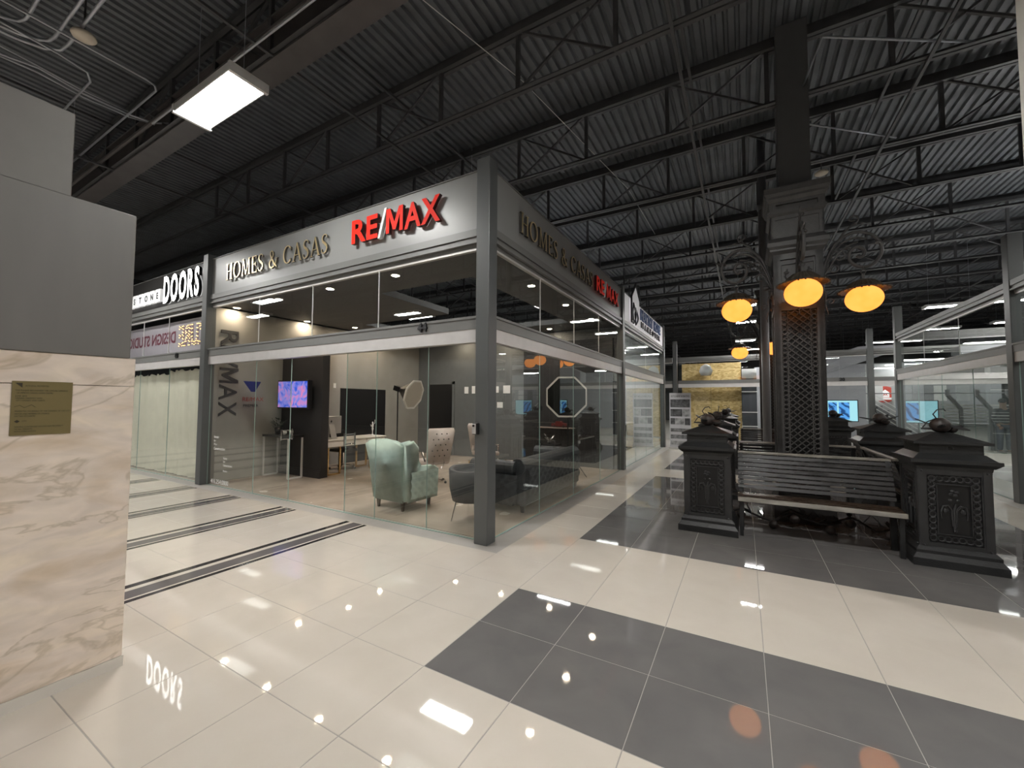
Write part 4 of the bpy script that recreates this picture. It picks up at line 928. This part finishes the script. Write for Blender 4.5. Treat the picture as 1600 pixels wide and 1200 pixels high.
W(MB().tube([Pp(.566, 1.565, .001), Pp(.585, 1.572, .001), Pp(.60, 1.56, .001), Pp(.625, 1.575, .001), Pp(.64, 1.562, .001)], .0012, 4).prism([(.568, 1.488), (.578, 1.496), (.588, 1.488), (.578, 1.48)], Pp, 0, .001), 'signature_and_crest', INK, pq)

# white column at the right edge of the frame
wc2 = thing('white_column', 'white square column just entering at the upper right edge', 'column', (1.98, 4.2, 0))
W(MB().box(1.832, 2.13, 4.1, 4.41, 0, 7.05), 'column_shaft', mat('cream_white_paint', (.72, .70, .64), .5), wc2)

# =================================================================== ISLANDS
XC, YC1, YC2 = .685, 7.05, 12.95
def ring_line(mb, x0, z0, x1, z1, r, d, y, ax='y'):
    L_ = math.hypot(x1-x0, z1-z0); n_ = max(1, round(L_/d))
    for k in range(n_+1):
        t = k/n_; mb.torus((x0+(x1-x0)*t, y, z0+(z1-z0)*t), r, r*.3, 'y', 9, 5)
def rot4(mb_fn, k):
    a = k*PI/2; c_, s_ = round(math.cos(a)), round(math.sin(a)); m = mb_fn(); return m.map(lambda x, y, z: (x*c_-y*s_, x*s_+y*c_, z))
PEDF = mat('raised_iron_ornament', (.034, .034, .035), .35, noise=.2, nscale=14)
def make_pedestal():
    t = thing('ornate_pedestal', '', 'pedestal')
    MB().box(-.335, .335, -.335, .335, 0, .075).frust(0, 0, .335, .335, .075, .30, .30, .12).box(-.30, .30, -.30, .30, .12, .15).frust(0, 0, .30, .30, .15, .27, .27, .185).build('plinth', BLACK, t)
    MB().box(-.240, .240, -.240, .240, .18, .96).build('body', BLKP, t)  # darker than the ornament: shade of the recesses put into the colour
    def stile():
        m = MB()
        for s in (-1, 1): m.box(*sorted((s*.262, s*.205)), -.268, -.24, .185, .95)
        m.box(-.205, .205, -.262, -.24, .185, .225).box(-.205, .205, -.262, -.24, .90, .95)
        m.box(-.205, -.193, -.258, -.24, .225, .90).box(.193, .205, -.258, -.24, .225, .90); 
        for s in (-1, 1):
            for z in (.195, .935): m.ball((s*.234, -.27, z), .011, 6, 5)
        return m
    def inner():
        m = MB(); x, z0, z1 = .118, .31, .81
        m.box(-x-.008, -x, -.262, -.24, z0, z1).box(x, x+.008, -.262, -.24, z0, z1).box(-x, x, -.262, -.24, z0, z0+.008).box(-x, x, -.262, -.24, z1-.008, z1); return m
    def rings():
        m = MB(); r = .026
        ring_line(m, -.158, .265, -.158, .86, r, .058, -.25); ring_line(m, .158, .265, .158, .86, r, .058, -.25)
        ring_line(m, -.10, .862, .10, .862, r, .052, -.25); ring_line(m, -.10, .268, .10, .268, r, .052, -.25)
        for s in (-1, 1):
            for k in range(10): m.ball((s*(.158+(.012 if k % 2 else -.012)), -.25, .295+.058*k), .011, 6, 4)
        return m
    def relief():
        m = MB(); y = -.25
        m.tube([(0, y, .34), (0, y, .56), (.012, y, .62)], [.011, .012, .006], 6)
        for s in (-1, 1):
            m.tube([(s*.012, y, .40), (s*.018, y, .56), (s*.045, y, .60), (s*.08, y, .59), (s*.095, y, .54), (s*.09, y, .47)], [.008, .01, .011, .011, .009, .004], 6)
            m.ball((s*.062, y, .545), (.020, .012, .026), 8, 6); m.ball((s*.028, y-.004, .655), (.014, .012, .014), 7, 5)
        for a in range(4): m.ball((.022*math.cos(a*PI/2+.5), y-.008, .725+.022*math.sin(a*PI/2+.5)), (.02, .014, .016), 8, 6)
        m.ball((0, y-.006, .355), .014, 8, 6); return m
    for k in range(4):
        rot4(stile, k).build('face_frame', PEDF, t); rot4(inner, k).build('inner_border', PEDF, t)
        rot4(rings, k).build('ring_border', PEDF, t); rot4(relief, k).build('floral_relief', PEDF, t)
    MB().frust(0, 0, .27, .27, .95, .275, .275, .985).frust(0, 0, .285, .285, .985, .32, .32, 1.02).box(-.325, .325, -.325, .325, 1.02, 1.055).frust(0, 0, .30, .30, 1.055, .24, .24, 1.11).build('cornice', BLACK, t)
    MB().box(-.23, .23, -.23, .23, 1.10, 1.205).build('upper_block', BLACK, t)
    m = MB(); 
    for k in range(4): m.add(rot4(lambda: MB().ball((0, -.232, 1.165), (.022, .01, .014), 8, 5), k).v, MB().ball((0, 0, 0), 1, 8, 5).f)
    m.build('boss', BLACK, t)
    MB().box(-.285, .285, -.285, .285, 1.205, 1.232).frust(0, 0, .275, .275, 1.232, .06, .06, 1.315).build('pyramid_cap', BLACK, t)
    FR = mat('aged_bronze_fruit', (.035, .025, .022), .45, noise=.4, nscale=18)
    MB().ball((0, 0, 1.385), (.085, .085, .08), 14, 10).build('fruit', FR, t, smooth=True)
    MB().ball((.10, .05, 1.345), (.05, .05, .045), 10, 7).build('fruit', FR, t, smooth=True)
    m = MB()
    m.tube([(-.03, -.02, 1.45), (-.06, -.03, 1.50), (-.03, -.03, 1.545), (.02, -.03, 1.56), (.035, -.03, 1.535)], .006, 6)
    m.tube([(-.03, -.02, 1.46), (-.11, -.04, 1.42), (-.15, -.05, 1.36)], .006, 6)
    m.build('stem', BLACK, t, smooth=True)
    rnd = random.Random(5)
    for k in range(6):
        a = k*1.05+.3; L_ = rnd.uniform(.10, .17); c_ = Vector((.07*math.cos(a), .07*math.sin(a), 1.34+.02*(k % 3))); d = Vector((math.cos(a), math.sin(a), rnd.uniform(-.35, .5))).normalized(); s_ = Vector((-math.sin(a), math.cos(a), .2))*.035; up = Vector((0, 0, .012))
        q = [c_, c_+d*L_*.35+s_, c_+d*L_*.75+s_*.6, c_+d*L_, c_+d*L_*.75-s_*.6, c_+d*L_*.35-s_]
        MB().add(q+[v+up for v in q], [(0,1,2,3,4,5), (11,10,9,8,7,6)]+[(i, (i+1) % 6, 6+(i+1) % 6, 6+i) for i in range(6)]).build('leaf', BLACK, t)
    return t
ped = make_pedestal(); ped.location = (-.415, 5.95, 0); ped['label'] = 'black ornate pedestal at the left end of the nearest slatted bench'
ped['group'] = 'ornate pedestals'
PL = [((1.79, 5.95), R(0), 'black ornate pedestal at far right front, largest one, right of the bench'), ((-.415, 8.15), R(90), 'black pedestal hidden just behind the left front pedestal'), ((1.79, 8.15), R(-90), 'black pedestal behind the bench, right of the ornate column'),
      ((-.415, 11.85), R(200-20), 'small far pedestal, left of the second ornate column'), ((1.79, 11.85), 0, 'far pedestal seen right beside the ornate column, before the cyan screen'), ((-.415, 14.05), R(90), 'farthest pedestal on the left of the second island'), ((1.79, 14.05), R(90), 'farthest pedestal on the right of the second island')]
for (x, y), rz, l in PL: dup(ped, (x, y, 0), rz, l, 'ornate pedestals')
# slatted bench, local: centre of island at origin side; seat faces -Y
WSL = mat('worn_black_slat', (.045, .043, .043), .32, noise=.45, nscale=7, rnoise=.12, stretch=(.4, 3, 3))
WSE = mat('worn_bare_edge', (.30, .28, .25), .4, noise=.4, nscale=10, stretch=(.5, 2, 2))
WSB = mat('dark_brown_slat', (.045, .028, .018), .3, noise=.5, nscale=8, rnoise=.1, stretch=(.4, 3, 3))
def make_bench():
    t = thing('slatted_bench', '', 'bench')
    L_ = .765
    for k in range(8):
        z = .53+.052*k; y = -1.02+.022*k
        MB().box(-L_, L_, y, y+.022, z, z+.041).map(lambda a, b, c_, z=z: (a, b+(c_-z)*.35, c_)).build('backrest_slat', WSL, t, bevel=.003)
    MB().box(-L_, L_, -.85, -.80, .945, .975).build('top_rail', WSE, t, bevel=.005, label='pale worn top rail')
    for k in range(4):
        y = -1.03-.078*k; MB().box(-L_, L_, y-.07, y, .452-.004*k, .48-.004*k).build('seat_slat', WSB, t, bevel=.003)
    MB().box(-L_, L_, -1.36, -1.335, .425, .475).build('front_rail', WSE, t, bevel=.003, label='pale worn front rail')
    for x in (-.73, .73):
        MB().bar((x, -1.30, .44), (x, -.98, .46), .04).bar((x, -.98, .46), (x, -.83, .95), .04).build('bench_bracket', BLACK, t)
        MB().bar((x, -1.0, 0), (x, -1.0, .45), .05).build('leg', BLACK, t); MB().bar((x, -1.28, 0), (x, -1.28, .42), .04).build('leg', BLACK, t)
    for x in (.3, -.72):
        b = MB()
        for z in (.60, .65, .70): b.ball((x, -1.015+.4*(z-.53), z), (.016, .008, .007), 8, 5)
        b.build('bolt', CHROME, t)
    return t
bench = make_bench(); bench.location = (XC, YC1, 0); bench['label'] = 'nearest black slatted bench between the two front pedestals'
for k, l in ((1, 'black slatted bench on the right side of the ornate column'), (2, 'black slatted bench behind the ornate column'), (3, 'black slatted bench on the left side of the ornate column')):
    dup(bench, (XC, YC1, 0), R(90*k), l)
for k, l in ((0, 'far slatted bench, front of the second column'), (1, 'far slatted bench, right of the second column'), (3, 'far slatted bench, left of the second column')):
    dup(bench, (XC, YC2, 0), R(90*k), l)
# iron fruit branch under the bench
def branch(loc, rz, label, seed):
    rnd = random.Random(seed); t = thing('fruit_branch', label, 'iron branch', loc, rz)
    x = -.6; pts = []
    for k in range(11): pts.append((x, rnd.uniform(-.05, .05), .12+.06*math.sin(k*1.3)+rnd.uniform(0, .05))); x += .12
    MB().tube(pts, .013, 7).build('stem', BLACK, t, smooth=True)
    MB().tube([pts[2], (pts[2][0]-.05, -.05, .28), (pts[2][0]+.04, -.03, .38)], .009, 6).tube([pts[7], (pts[7][0]+.08, .02, .26), (pts[7][0]+.2, 0, .12)], .009, 6).build('side_stem', BLACK, t)
    for k in (1, 4, 6, 9): MB().ball((pts[k][0], pts[k][1]-.04, max(.055, pts[k][2]-.07)), .055, 12, 8).build('fruit', mat('aged_bronze_fruit', (0,0,0)), t, smooth=True)
    for k in range(9):
        c_ = Vector(pts[1+k]); a = rnd.uniform(0, 2*PI); d = Vector((math.cos(a), math.sin(a)*.6, .6)).normalized()*.11; s_ = Vector((-math.sin(a), math.cos(a), .3))*.03
        MB().add([c_, c_+d*.5+s_, c_+d, c_+d*.5-s_, c_+Vector((0,0,.008)), c_+d*.5+s_+Vector((0,0,.008)), c_+d+Vector((0,0,.008)), c_+d*.5-s_+Vector((0,0,.008))], [(0,1,2,3), (7,6,5,4), (0,1,5,4), (1,2,6,5), (2,3,7,6), (3,0,4,7)]).build('leaf', BLACK, t)
    return t
branch((.42, 6.35, 0), R(4), 'black iron branch with fruit under the nearest bench', 3)
branch((1.0, 6.5, 0), R(-5), 'second black iron fruit branch, under the right half of the bench', 9)

def make_column():
    t = thing('ornate_column', '', 'column'); h = .285
    MB().box(-.34, .34, -.34, .34, 0, .25).frust(0, 0, .34, .34, .25, .29, .29, .34).build('base', IRON, t)
    MB().box(-.225, .225, -.225, .225, .3, 2.95).build('shaft_core', BLKP, t); MB().box(-.25, .25, -.25, .25, 2.9, 3.75).build('upper_shaft', IRON, t)  # black core carries the recess shade behind the lattice in its colour
    def stiles():
        m = MB()
        for s in (-1, 1): m.box(*sorted((s*h, s*.222)), -h, -.2, .3, 3.72).box(*sorted((s*.222, s*.21)), -.272, -.22, .38, 2.90)
        m.box(-.222, .222, -h, -.22, .3, .38).box(-.222, .222, -h, -.22, 2.90, 2.96).box(-.222, .222, -h, -.25, 3.62, 3.72)
        for s in (-1, 1): m.box(*sorted((s*.135, s*.127)), -.272, -.22, .38, 2.9)
        m.box(-.19, -.18, -.275, -.25, 3.02, 3.56).box(.18, .19, -.275, -.25, 3.02, 3.56).box(-.19, .19, -.275, -.25, 3.02, 3.03).box(-.19, .19, -.275, -.25, 3.55, 3.56); return m
    def lattice():
        m = MB(); wl, z0, z1 = .127, .4, 2.9; pz = .125; k = z0-.3
        while k < z1:
            for s in (1, -1):
                pa, pb = (-wl, k), (wl, k+.235)
                za, zb = k, k+.235; a0, a1 = 0, 1
                if za < z0: a0 = (z0-za)/(zb-za)
                if zb > z1: a1 = (z1-za)/(zb-za)
                if a1 > a0: 
                    xa_, xb_ = -wl+2*wl*a0, -wl+2*wl*a1; m.bar((s*xa_, -.262, za+(zb-za)*a0), (s*xb_, -.262, za+(zb-za)*a1), .013, .018, (0, 1, 0))
            k += .085
        return m
    def chain():
        m = MB(); 
        for s in (-1, 1): ring_line(m, s*.170, .45, s*.170, 2.86, .031, .066, -.258)
        return m
    def vine():
        m = MB(); y = -.275
        for s in (-1, 1):
            m.tube([(s*.05, y, 3.05), (s*.11, y-.01, 3.15), (s*.09, y-.015, 3.28), (s*.15, y, 3.38), (s*.12, y, 3.48)], .01, 6)
            m.ball((s*.12, y-.02, 3.20), (.03, .02, .035), 8, 6).ball((s*.13, y-.01, 3.43), (.03, .015, .02), 8, 6)
        return m
    for k in range(4):
        rot4(stiles, k).build('face_frame', IRON, t); rot4(lattice, k).build('diamond_lattice', IRON, t)
        rot4(chain, k).build('ring_chain', IRON, t); rot4(vine, k).build('vine_relief', IRON, t)
    MB().frust(0, 0, .285, .285, 3.70, .32, .32, 3.74).box(-.325, .325, -.325, .325, 3.74, 3.77).frust(0, 0, .33, .33, 3.77, .35, .35, 3.80).box(-.352, .352, -.352, .352, 3.80, 3.86).frust(0, 0, .34, .34, 3.86, .30, .30, 3.93).build('lower_moulding', IRON, t)
    MB().box(-.29, .29, -.29, .29, 3.92, 4.24).build('frieze_block', IRON, t)
    def fpan():
        m = MB(); m.box(-.305, -.25, -.305, -.285, 3.93, 4.24).box(.25, .305, -.305, -.285, 3.93, 4.24).box(-.25, .25, -.305, -.285, 3.93, 3.96).box(-.25, .25, -.305, -.285, 4.19, 4.24); return m
    for k in range(4): rot4(fpan, k).build('frieze_panel', IRON, t)
    MB().frust(0, 0, .31, .31, 4.24, .335, .335, 4.27).box(-.34, .34, -.34, .34, 4.27, 4.31).build('middle_moulding', IRON, t)
    MB().box(-.28, .28, -.28, .28, 4.31, 4.44).build('neck', IRON, t)
    def nk():
        return MB().box(-.32, -.24, -.32, -.28, 4.31, 4.44).box(.24, .32, -.32, -.28, 4.31, 4.44).box(-.24, .24, -.32, -.28, 4.31, 4.335).box(-.24, .24, -.32, -.28, 4.40, 4.44)
    for k in range(4): rot4(nk, k).build('neck_panel', IRON, t)
    MB().frust(0, 0, .325, .325, 4.44, .35, .35, 4.48).box(-.355, .355, -.355, .355, 4.48, 4.51).frust(0, 0, .36, .36, 4.51, .375, .375, 4.55).box(-.38, .38, -.38, .38, 4.55, 4.63).build('cornice', IRON, t)
    MB().box(-.19, .19, -.19, .19, 4.63, 7.1).build('roof_post', mat('roof_post_paint', (.10, .103, .108), .45), t)
    # four scroll arms
    def sp(cx, cz, r0_, r1_, a0, a1, n_): return [(cx+(r0_+(r1_-r0_)*k/n_)*math.cos(R(a0+(a1-a0)*k/n_)), 0, cz+(r0_+(r1_-r0_)*k/n_)*math.sin(R(a0+(a1-a0)*k/n_))) for k in range(n_+1)]
    main = [(.27, 0, 3.28), (.31, 0, 3.42), (.345, 0, 3.56), (.42, 0, 3.76), (.52, 0, 3.88), (.64, 0, 3.94), (.76, 0, 3.93), (.88, 0, 3.85), (.945, 0, 3.72), (.94, 0, 3.6), (.87, 0, 3.49), (.77, 0, 3.45), (.67, 0, 3.49), (.61, 0, 3.58), (.615, 0, 3.68), (.68, 0, 3.74), (.75, 0, 3.71), (.77, 0, 3.64), (.73, 0, 3.59), (.69, 0, 3.62)]
    def dense(p_):
        o = []
        for i in range(len(p_)-1):
            a, b, c_, d = p_[max(i-1, 0)], p_[i], p_[i+1], p_[min(i+2, len(p_)-1)]
            for k in range(4):
                u = k/4; o.append(tuple(.5*((2*b[j])+(-a[j]+c_[j])*u+(2*a[j]-5*b[j]+4*c_[j]-d[j])*u*u+(-a[j]+3*b[j]-3*c_[j]+d[j])*u**3) for j in range(3)))
        return o+[p_[-1]]
    for k in range(4):
        a = k*PI/2; rt = lambda x, y, z, a=a: (x*math.cos(a)-y*math.sin(a), x*math.sin(a)+y*math.cos(a), z)
        m = MB().tube(dense(main), .021, 8).map(rt); arm = m.build('scroll_arm', IRON, t, smooth=True)
        m = MB()
        m.tube(dense([(.285, .02, 3.3), (.35, .02, 3.5), (.43, .02, 3.7), (.55, .02, 3.83), (.68, .02, 3.875), (.8, .02, 3.84)]), .014, 6)
        m.tube(dense([(.285, -.02, 3.3), (.38, -.02, 3.48), (.47, -.02, 3.64), (.58, -.02, 3.76), (.70, -.02, 3.80)]), .013, 6)
        m.tube(dense([(.40, 0, 3.70), (.52, 0, 3.90), (.62, 0, 4.02), (.69, 0, 4.07)]), .015, 6)
        m.tube(sp(.66, 4.13, .065, .02, -80, 320, 22), .012, 6).map(rt).build('scroll_band', IRON, arm, smooth=True)
        m = MB()
        m.tube(sp(.50, 3.64, .095, .015, 200, -300, 30), .012, 6).tube(sp(.43, 3.47, .08, .02, 180, -240, 22), .012, 6)
        m.tube([(.30, 0, 3.35), (.33, 0, 3.46), (.36, 0, 3.5)], .009, 6).map(rt).build('small_scroll', IRON, arm, smooth=True)
        m = MB()
        for (x, y, z, r_) in ((.68, .02, 4.07, .03), (.92, 0, 3.78, .032), (.96, .02, 3.74, .025), (.90, -.03, 3.75, .025), (.37, .05, 3.30, .05), (.33, -.05, 3.36, .04), (.60, 0, 3.74, .028), (.31, 0, 3.28, .03)): m.ball((x, y, z), (r_, r_*.8, r_*.75), 9, 6)
        for (x, z, dx, dz) in ((.65, 4.1, -.07, .05), (.70, 4.06, .1, -.01), (.94, 3.77, .09, .03), (.97, 3.76, .12, .06), (.62, 3.76, -.07, .03), (.30, 3.24, .06, -.12), (.33, 3.1, .02, -.16)):
            m.add([(x, 0, z), (x+dx*.5, .018, z+dz*.5+.015), (x+dx, 0, z+dz), (x+dx*.5, -.018, z+dz*.5-.015), (x+dx*.5, 0, z+dz*.5+.02)], [(0,1,2,3), (0,1,4), (1,2,4), (2,3,4), (3,0,4)])
        m.tube([(.30, 0, 3.26), (.34, 0, 3.12), (.33, 0, 2.98), (.36, 0, 2.86), (.35, 0, 2.80)], [.012, .01, .009, .008, .004], 6)
        m.tube(sp(.39, 3.02, .05, .015, 150, -200, 16), .007, 6).map(rt).build('leaves_and_berries', IRON, arm, smooth=True)
    return t
col = make_column(); col.location = (XC, YC1, 0); col['label'] = 'tall black ornate lattice column rising behind the nearest bench'
dup(col, (XC, YC2, 0), 0, 'second black lattice column, mostly hidden behind the first')
GL = emat('amber_globe_glow', (1.0, .50, .10), GLOBE)
def globemat():
    nt = GL.node_tree; N = nt.nodes; L = nt.links; e = [n_ for n_ in N if n_.type == 'EMISSION'][0]
    g_ = N.new('ShaderNodeNewGeometry'); s_ = N.new('ShaderNodeSeparateXYZ'); tc = N.new('ShaderNodeTexCoord'); L.new(tc.outputs['Object'], s_.inputs[0])
    n_ = N.new('ShaderNodeTexNoise'); n_.inputs['Scale'].default_value = 4; L.new(tc.outputs['Object'], n_.inputs[0])
    r_ = N.new('ShaderNodeValToRGB'); r_.color_ramp.elements[0].position = .3; r_.color_ramp.elements[0].color = (1, .285, .04, 1); r_.color_ramp.elements[1].position = .7; r_.color_ramp.elements[1].color = (1, .35, .07, 1)
    L.new(n_.outputs[0], r_.inputs[0]); L.new(r_.outputs[0], e.inputs[0])
globemat()
def make_lamp():
    t = thing('globe_lamp', '', 'lamp')
    MB().ball((0, 0, 0), (.205, .205, .175), 28, 18).build('globe', GL, t, smooth=True)
    prof = [(.02, .27), (.05, .265), (.12, .235), (.17, .19), (.20, .15), (.27, .125), (.285, .115), (.27, .11), (.2, .13), (.16, .165), (.10, .215), (.02, .24)]
    HAT = mat('lamp_hat_iron', (.06, .048, .035), .4)
    MB().lathe(prof, n=96, rib=.035, nr=24).build('ribbed_shade', HAT, t)
    m = MB()
    for k in range(24): a = 2*PI*k/24; m.ball((.275*math.cos(a), .275*math.sin(a), .112), .014, 6, 4)
    m.build('shade_beads', HAT, t)
    MB().tube([(0, 0, .26), (0, 0, .34)], .016, 8).torus((0, 0, .37), .028, .007, 'y').torus((0, 0, .415), .024, .006, 'x').build('hanging_link', IRON, t)
    return t
lp = make_lamp(); a_ = .75; zl = 3.02
lp.location = (XC, YC1-a_, zl); lp['label'] = 'amber globe lamp in front of the ornate column'; lp['group'] = 'amber globe lamps'
for (cx, cy, l) in ((XC-a_, YC1, 'amber globe lamp on the left arm of the nearer column'), (XC+a_, YC1, 'amber globe lamp on the right arm of the nearer column'), (XC, YC1+a_, 'amber globe lamp behind the nearer column'),
                    (XC-a_, YC2, 'small amber globe lamp left of the far column'), (XC, YC2-a_, 'small amber globe lamp half hidden by the nearer column'), (XC+a_, YC2, 'amber globe lamp right of the far column'), (XC, YC2+a_, 'amber globe lamp behind the far column')):
    dup(lp, (cx, cy, zl), 0, l, 'amber globe lamps')
# rain-water pipe beside the column
pp = thing('drain_pipe', 'tall dark drain pipe left of the ornate column', 'pipe', (.28, 8.6, 0))
W(MB().tube([(.40, 9.6, 7.05), (.40, 9.6, 2.0), (.40, 9.6, 0)], .075, 16).tube([(.40, 9.6, 5.55), (.40, 9.6, 5.68)], .088, 16).tube([(.40, 9.6, 4.4), (.40, 9.6, 4.5)], .085, 16), 'pipe_body', mat('dark_pipe', (.16, .16, .165), .3), pp, smooth=True)

# =================================================================== PERSON (seen through the right-hand glass)
def skin(name, m, parent, pts, edges, rad, sub=2):
    me = bpy.data.meshes.new(name); me.from_pydata(pts, edges, []); o = bpy.data.objects.new(name, me); C.objects.link(o)
    sk = o.modifiers.new('s', 'SKIN'); sk.use_smooth_shade = True; sb = o.modifiers.new('u', 'SUBSURF'); sb.levels = sub; sb.render_levels = sub
    for i, r_ in enumerate(rad):
        v = me.skin_vertices[0].data[i]; v.radius = r_ if isinstance(r_, tuple) else (r_, r_)
    me.skin_vertices[0].data[0].use_root = True
    dg_ = bpy.context.evaluated_depsgraph_get(); m2 = bpy.data.meshes.new_from_object(o.evaluated_get(dg_)); bpy.data.objects.remove(o)
    m2.name = name; m2.materials.clear(); m2.materials.append(m)
    o = bpy.data.objects.new(name, m2); C.objects.link(o); o.parent = parent; return o
SKIN = mat('skin', (.36, .23, .17), .5)
pe = thing('person', 'standing person in a dark jacket with pale stripes and grey trousers, seen through glass', 'person', (7.55, 20.0, 0), R(15))
bodyp = [(0,0,.95),(0,0,1.15),(0,0,1.38),(0,0,1.5),(0,-.01,1.6),(0,0,1.70),
         (-.19,0,1.42),(-.27,-.02,1.16),(-.25,-.14,.95),(-.24,-.20,.88),(.19,0,1.42),(.28,0,1.16),(.25,-.12,.95),(.24,-.18,.88),
         (-.10,0,.88),(-.11,-.01,.48),(-.11,.02,.08),(-.11,-.14,.03),(.10,0,.88),(.11,-.02,.48),(.12,.02,.08),(.12,-.14,.03)]
skin('body', SKIN, pe, bodyp, [(0,1),(1,2),(2,3),(3,4),(4,5),(2,6),(6,7),(7,8),(8,9),(2,10),(10,11),(11,12),(12,13),(0,14),(14,15),(15,16),(16,17),(0,18),(18,19),(19,20),(20,21)],
     [.13,.12,.13,.055,.085,.09,.055,.042,.034,.04,.055,.042,.034,.04,.08,.055,.04,.035,.08,.055,.04,.035])
for s in (-1, 1):
    for k in range(4): MB().tube([(s*.24+.016*(k-1.5), -.20, .87), (s*.24+.018*(k-1.5), -.225, .82), (s*.24+.018*(k-1.5), -.215, .785+.006*abs(k-1.5))], [.009, .008, .006], 6).build('finger', SKIN, pe)
    MB().tube([(s*.205, -.20, .885), (s*.19, -.235, .85), (s*.195, -.24, .82)], [.01, .009, .007], 6).build('thumb', SKIN, pe)
JK = bpy.data.materials.new('striped_jacket'); JK.use_nodes = True
nt = JK.node_tree; b_ = nt.nodes['Principled BSDF']; tc = nt.nodes.new('ShaderNodeTexCoord'); sx_ = nt.nodes.new('ShaderNodeSeparateXYZ'); nt.links.new(tc.outputs['Object'], sx_.inputs[0])
mm = nt.nodes.new('ShaderNodeMath'); mm.operation = 'PINGPONG'; mm.inputs[1].default_value = .05; nt.links.new(sx_.outputs[2], mm.inputs[0])
m3 = nt.nodes.new('ShaderNodeMath'); m3.operation = 'GREATER_THAN'; m3.inputs[1].default_value = .035; nt.links.new(mm.outputs[0], m3.inputs[0])
m4 = nt.nodes.new('ShaderNodeMath'); m4.operation = 'LESS_THAN'; m4.inputs[1].default_value = 1.36; nt.links.new(sx_.outputs[2], m4.inputs[0])
m5 = nt.nodes.new('ShaderNodeMath'); m5.operation = 'MULTIPLY'; nt.links.new(m3.outputs[0], m5.inputs[0]); nt.links.new(m4.outputs[0], m5.inputs[1])
mx_ = nt.nodes.new('ShaderNodeMixRGB'); mx_.inputs[1].default_value = (.03, .035, .045, 1); mx_.inputs[2].default_value = (.5, .5, .5, 1); nt.links.new(m5.outputs[0], mx_.inputs[0]); nt.links.new(mx_.outputs[0], b_.inputs[0])
skin('jacket', JK, pe, [(0,0,.93),(0,0,1.15),(0,0,1.38),(0,0,1.47),(-.19,0,1.42),(-.28,-.02,1.16),(-.25,-.14,.96),(.19,0,1.42),(.29,0,1.16),(.25,-.12,.96)],
     [(0,1),(1,2),(2,3),(2,4),(4,5),(5,6),(2,7),(7,8),(8,9)], [(.19,.15),(.18,.14),(.18,.13),.08,.085,.065,.055,.085,.065,.055])
skin('trousers', mat('grey_blue_trousers', (.10, .12, .16), .7), pe, [(0,0,.96),(-.10,0,.86),(-.115,-.01,.48),(-.115,.02,.08),(.10,0,.86),(.115,-.02,.48),(.125,.02,.08)],
     [(0,1),(1,2),(2,3),(0,4),(4,5),(5,6)], [.15,.105,.08,.07,.105,.08,.07])
for s in (-1, 1): MB().box(s*.115-.05, s*.115+.05, -.2, .09, 0, .07).build('shoe', BLKP, pe, bevel=.02)
MB().ball((0, .015, 1.735), (.095, .105, .09), 14, 9).build('hair', BLKP, pe, smooth=True)
MB().ball((0, -.10, 1.68), (.014, .025, .02), 8, 6).build('nose', SKIN, pe)
for s in (-1, 1): MB().ball((s*.033, -.088, 1.705), .011, 8, 6).build('eye', BLKP, pe); MB().ball((s*.092, 0, 1.69), (.012, .02, .03), 8, 6).build('ear', SKIN, pe)
MB().ball((0, -.09, 1.64), (.024, .01, .006), 8, 5).build('mouth', mat('lip', (.35, .12, .1), .5), pe)
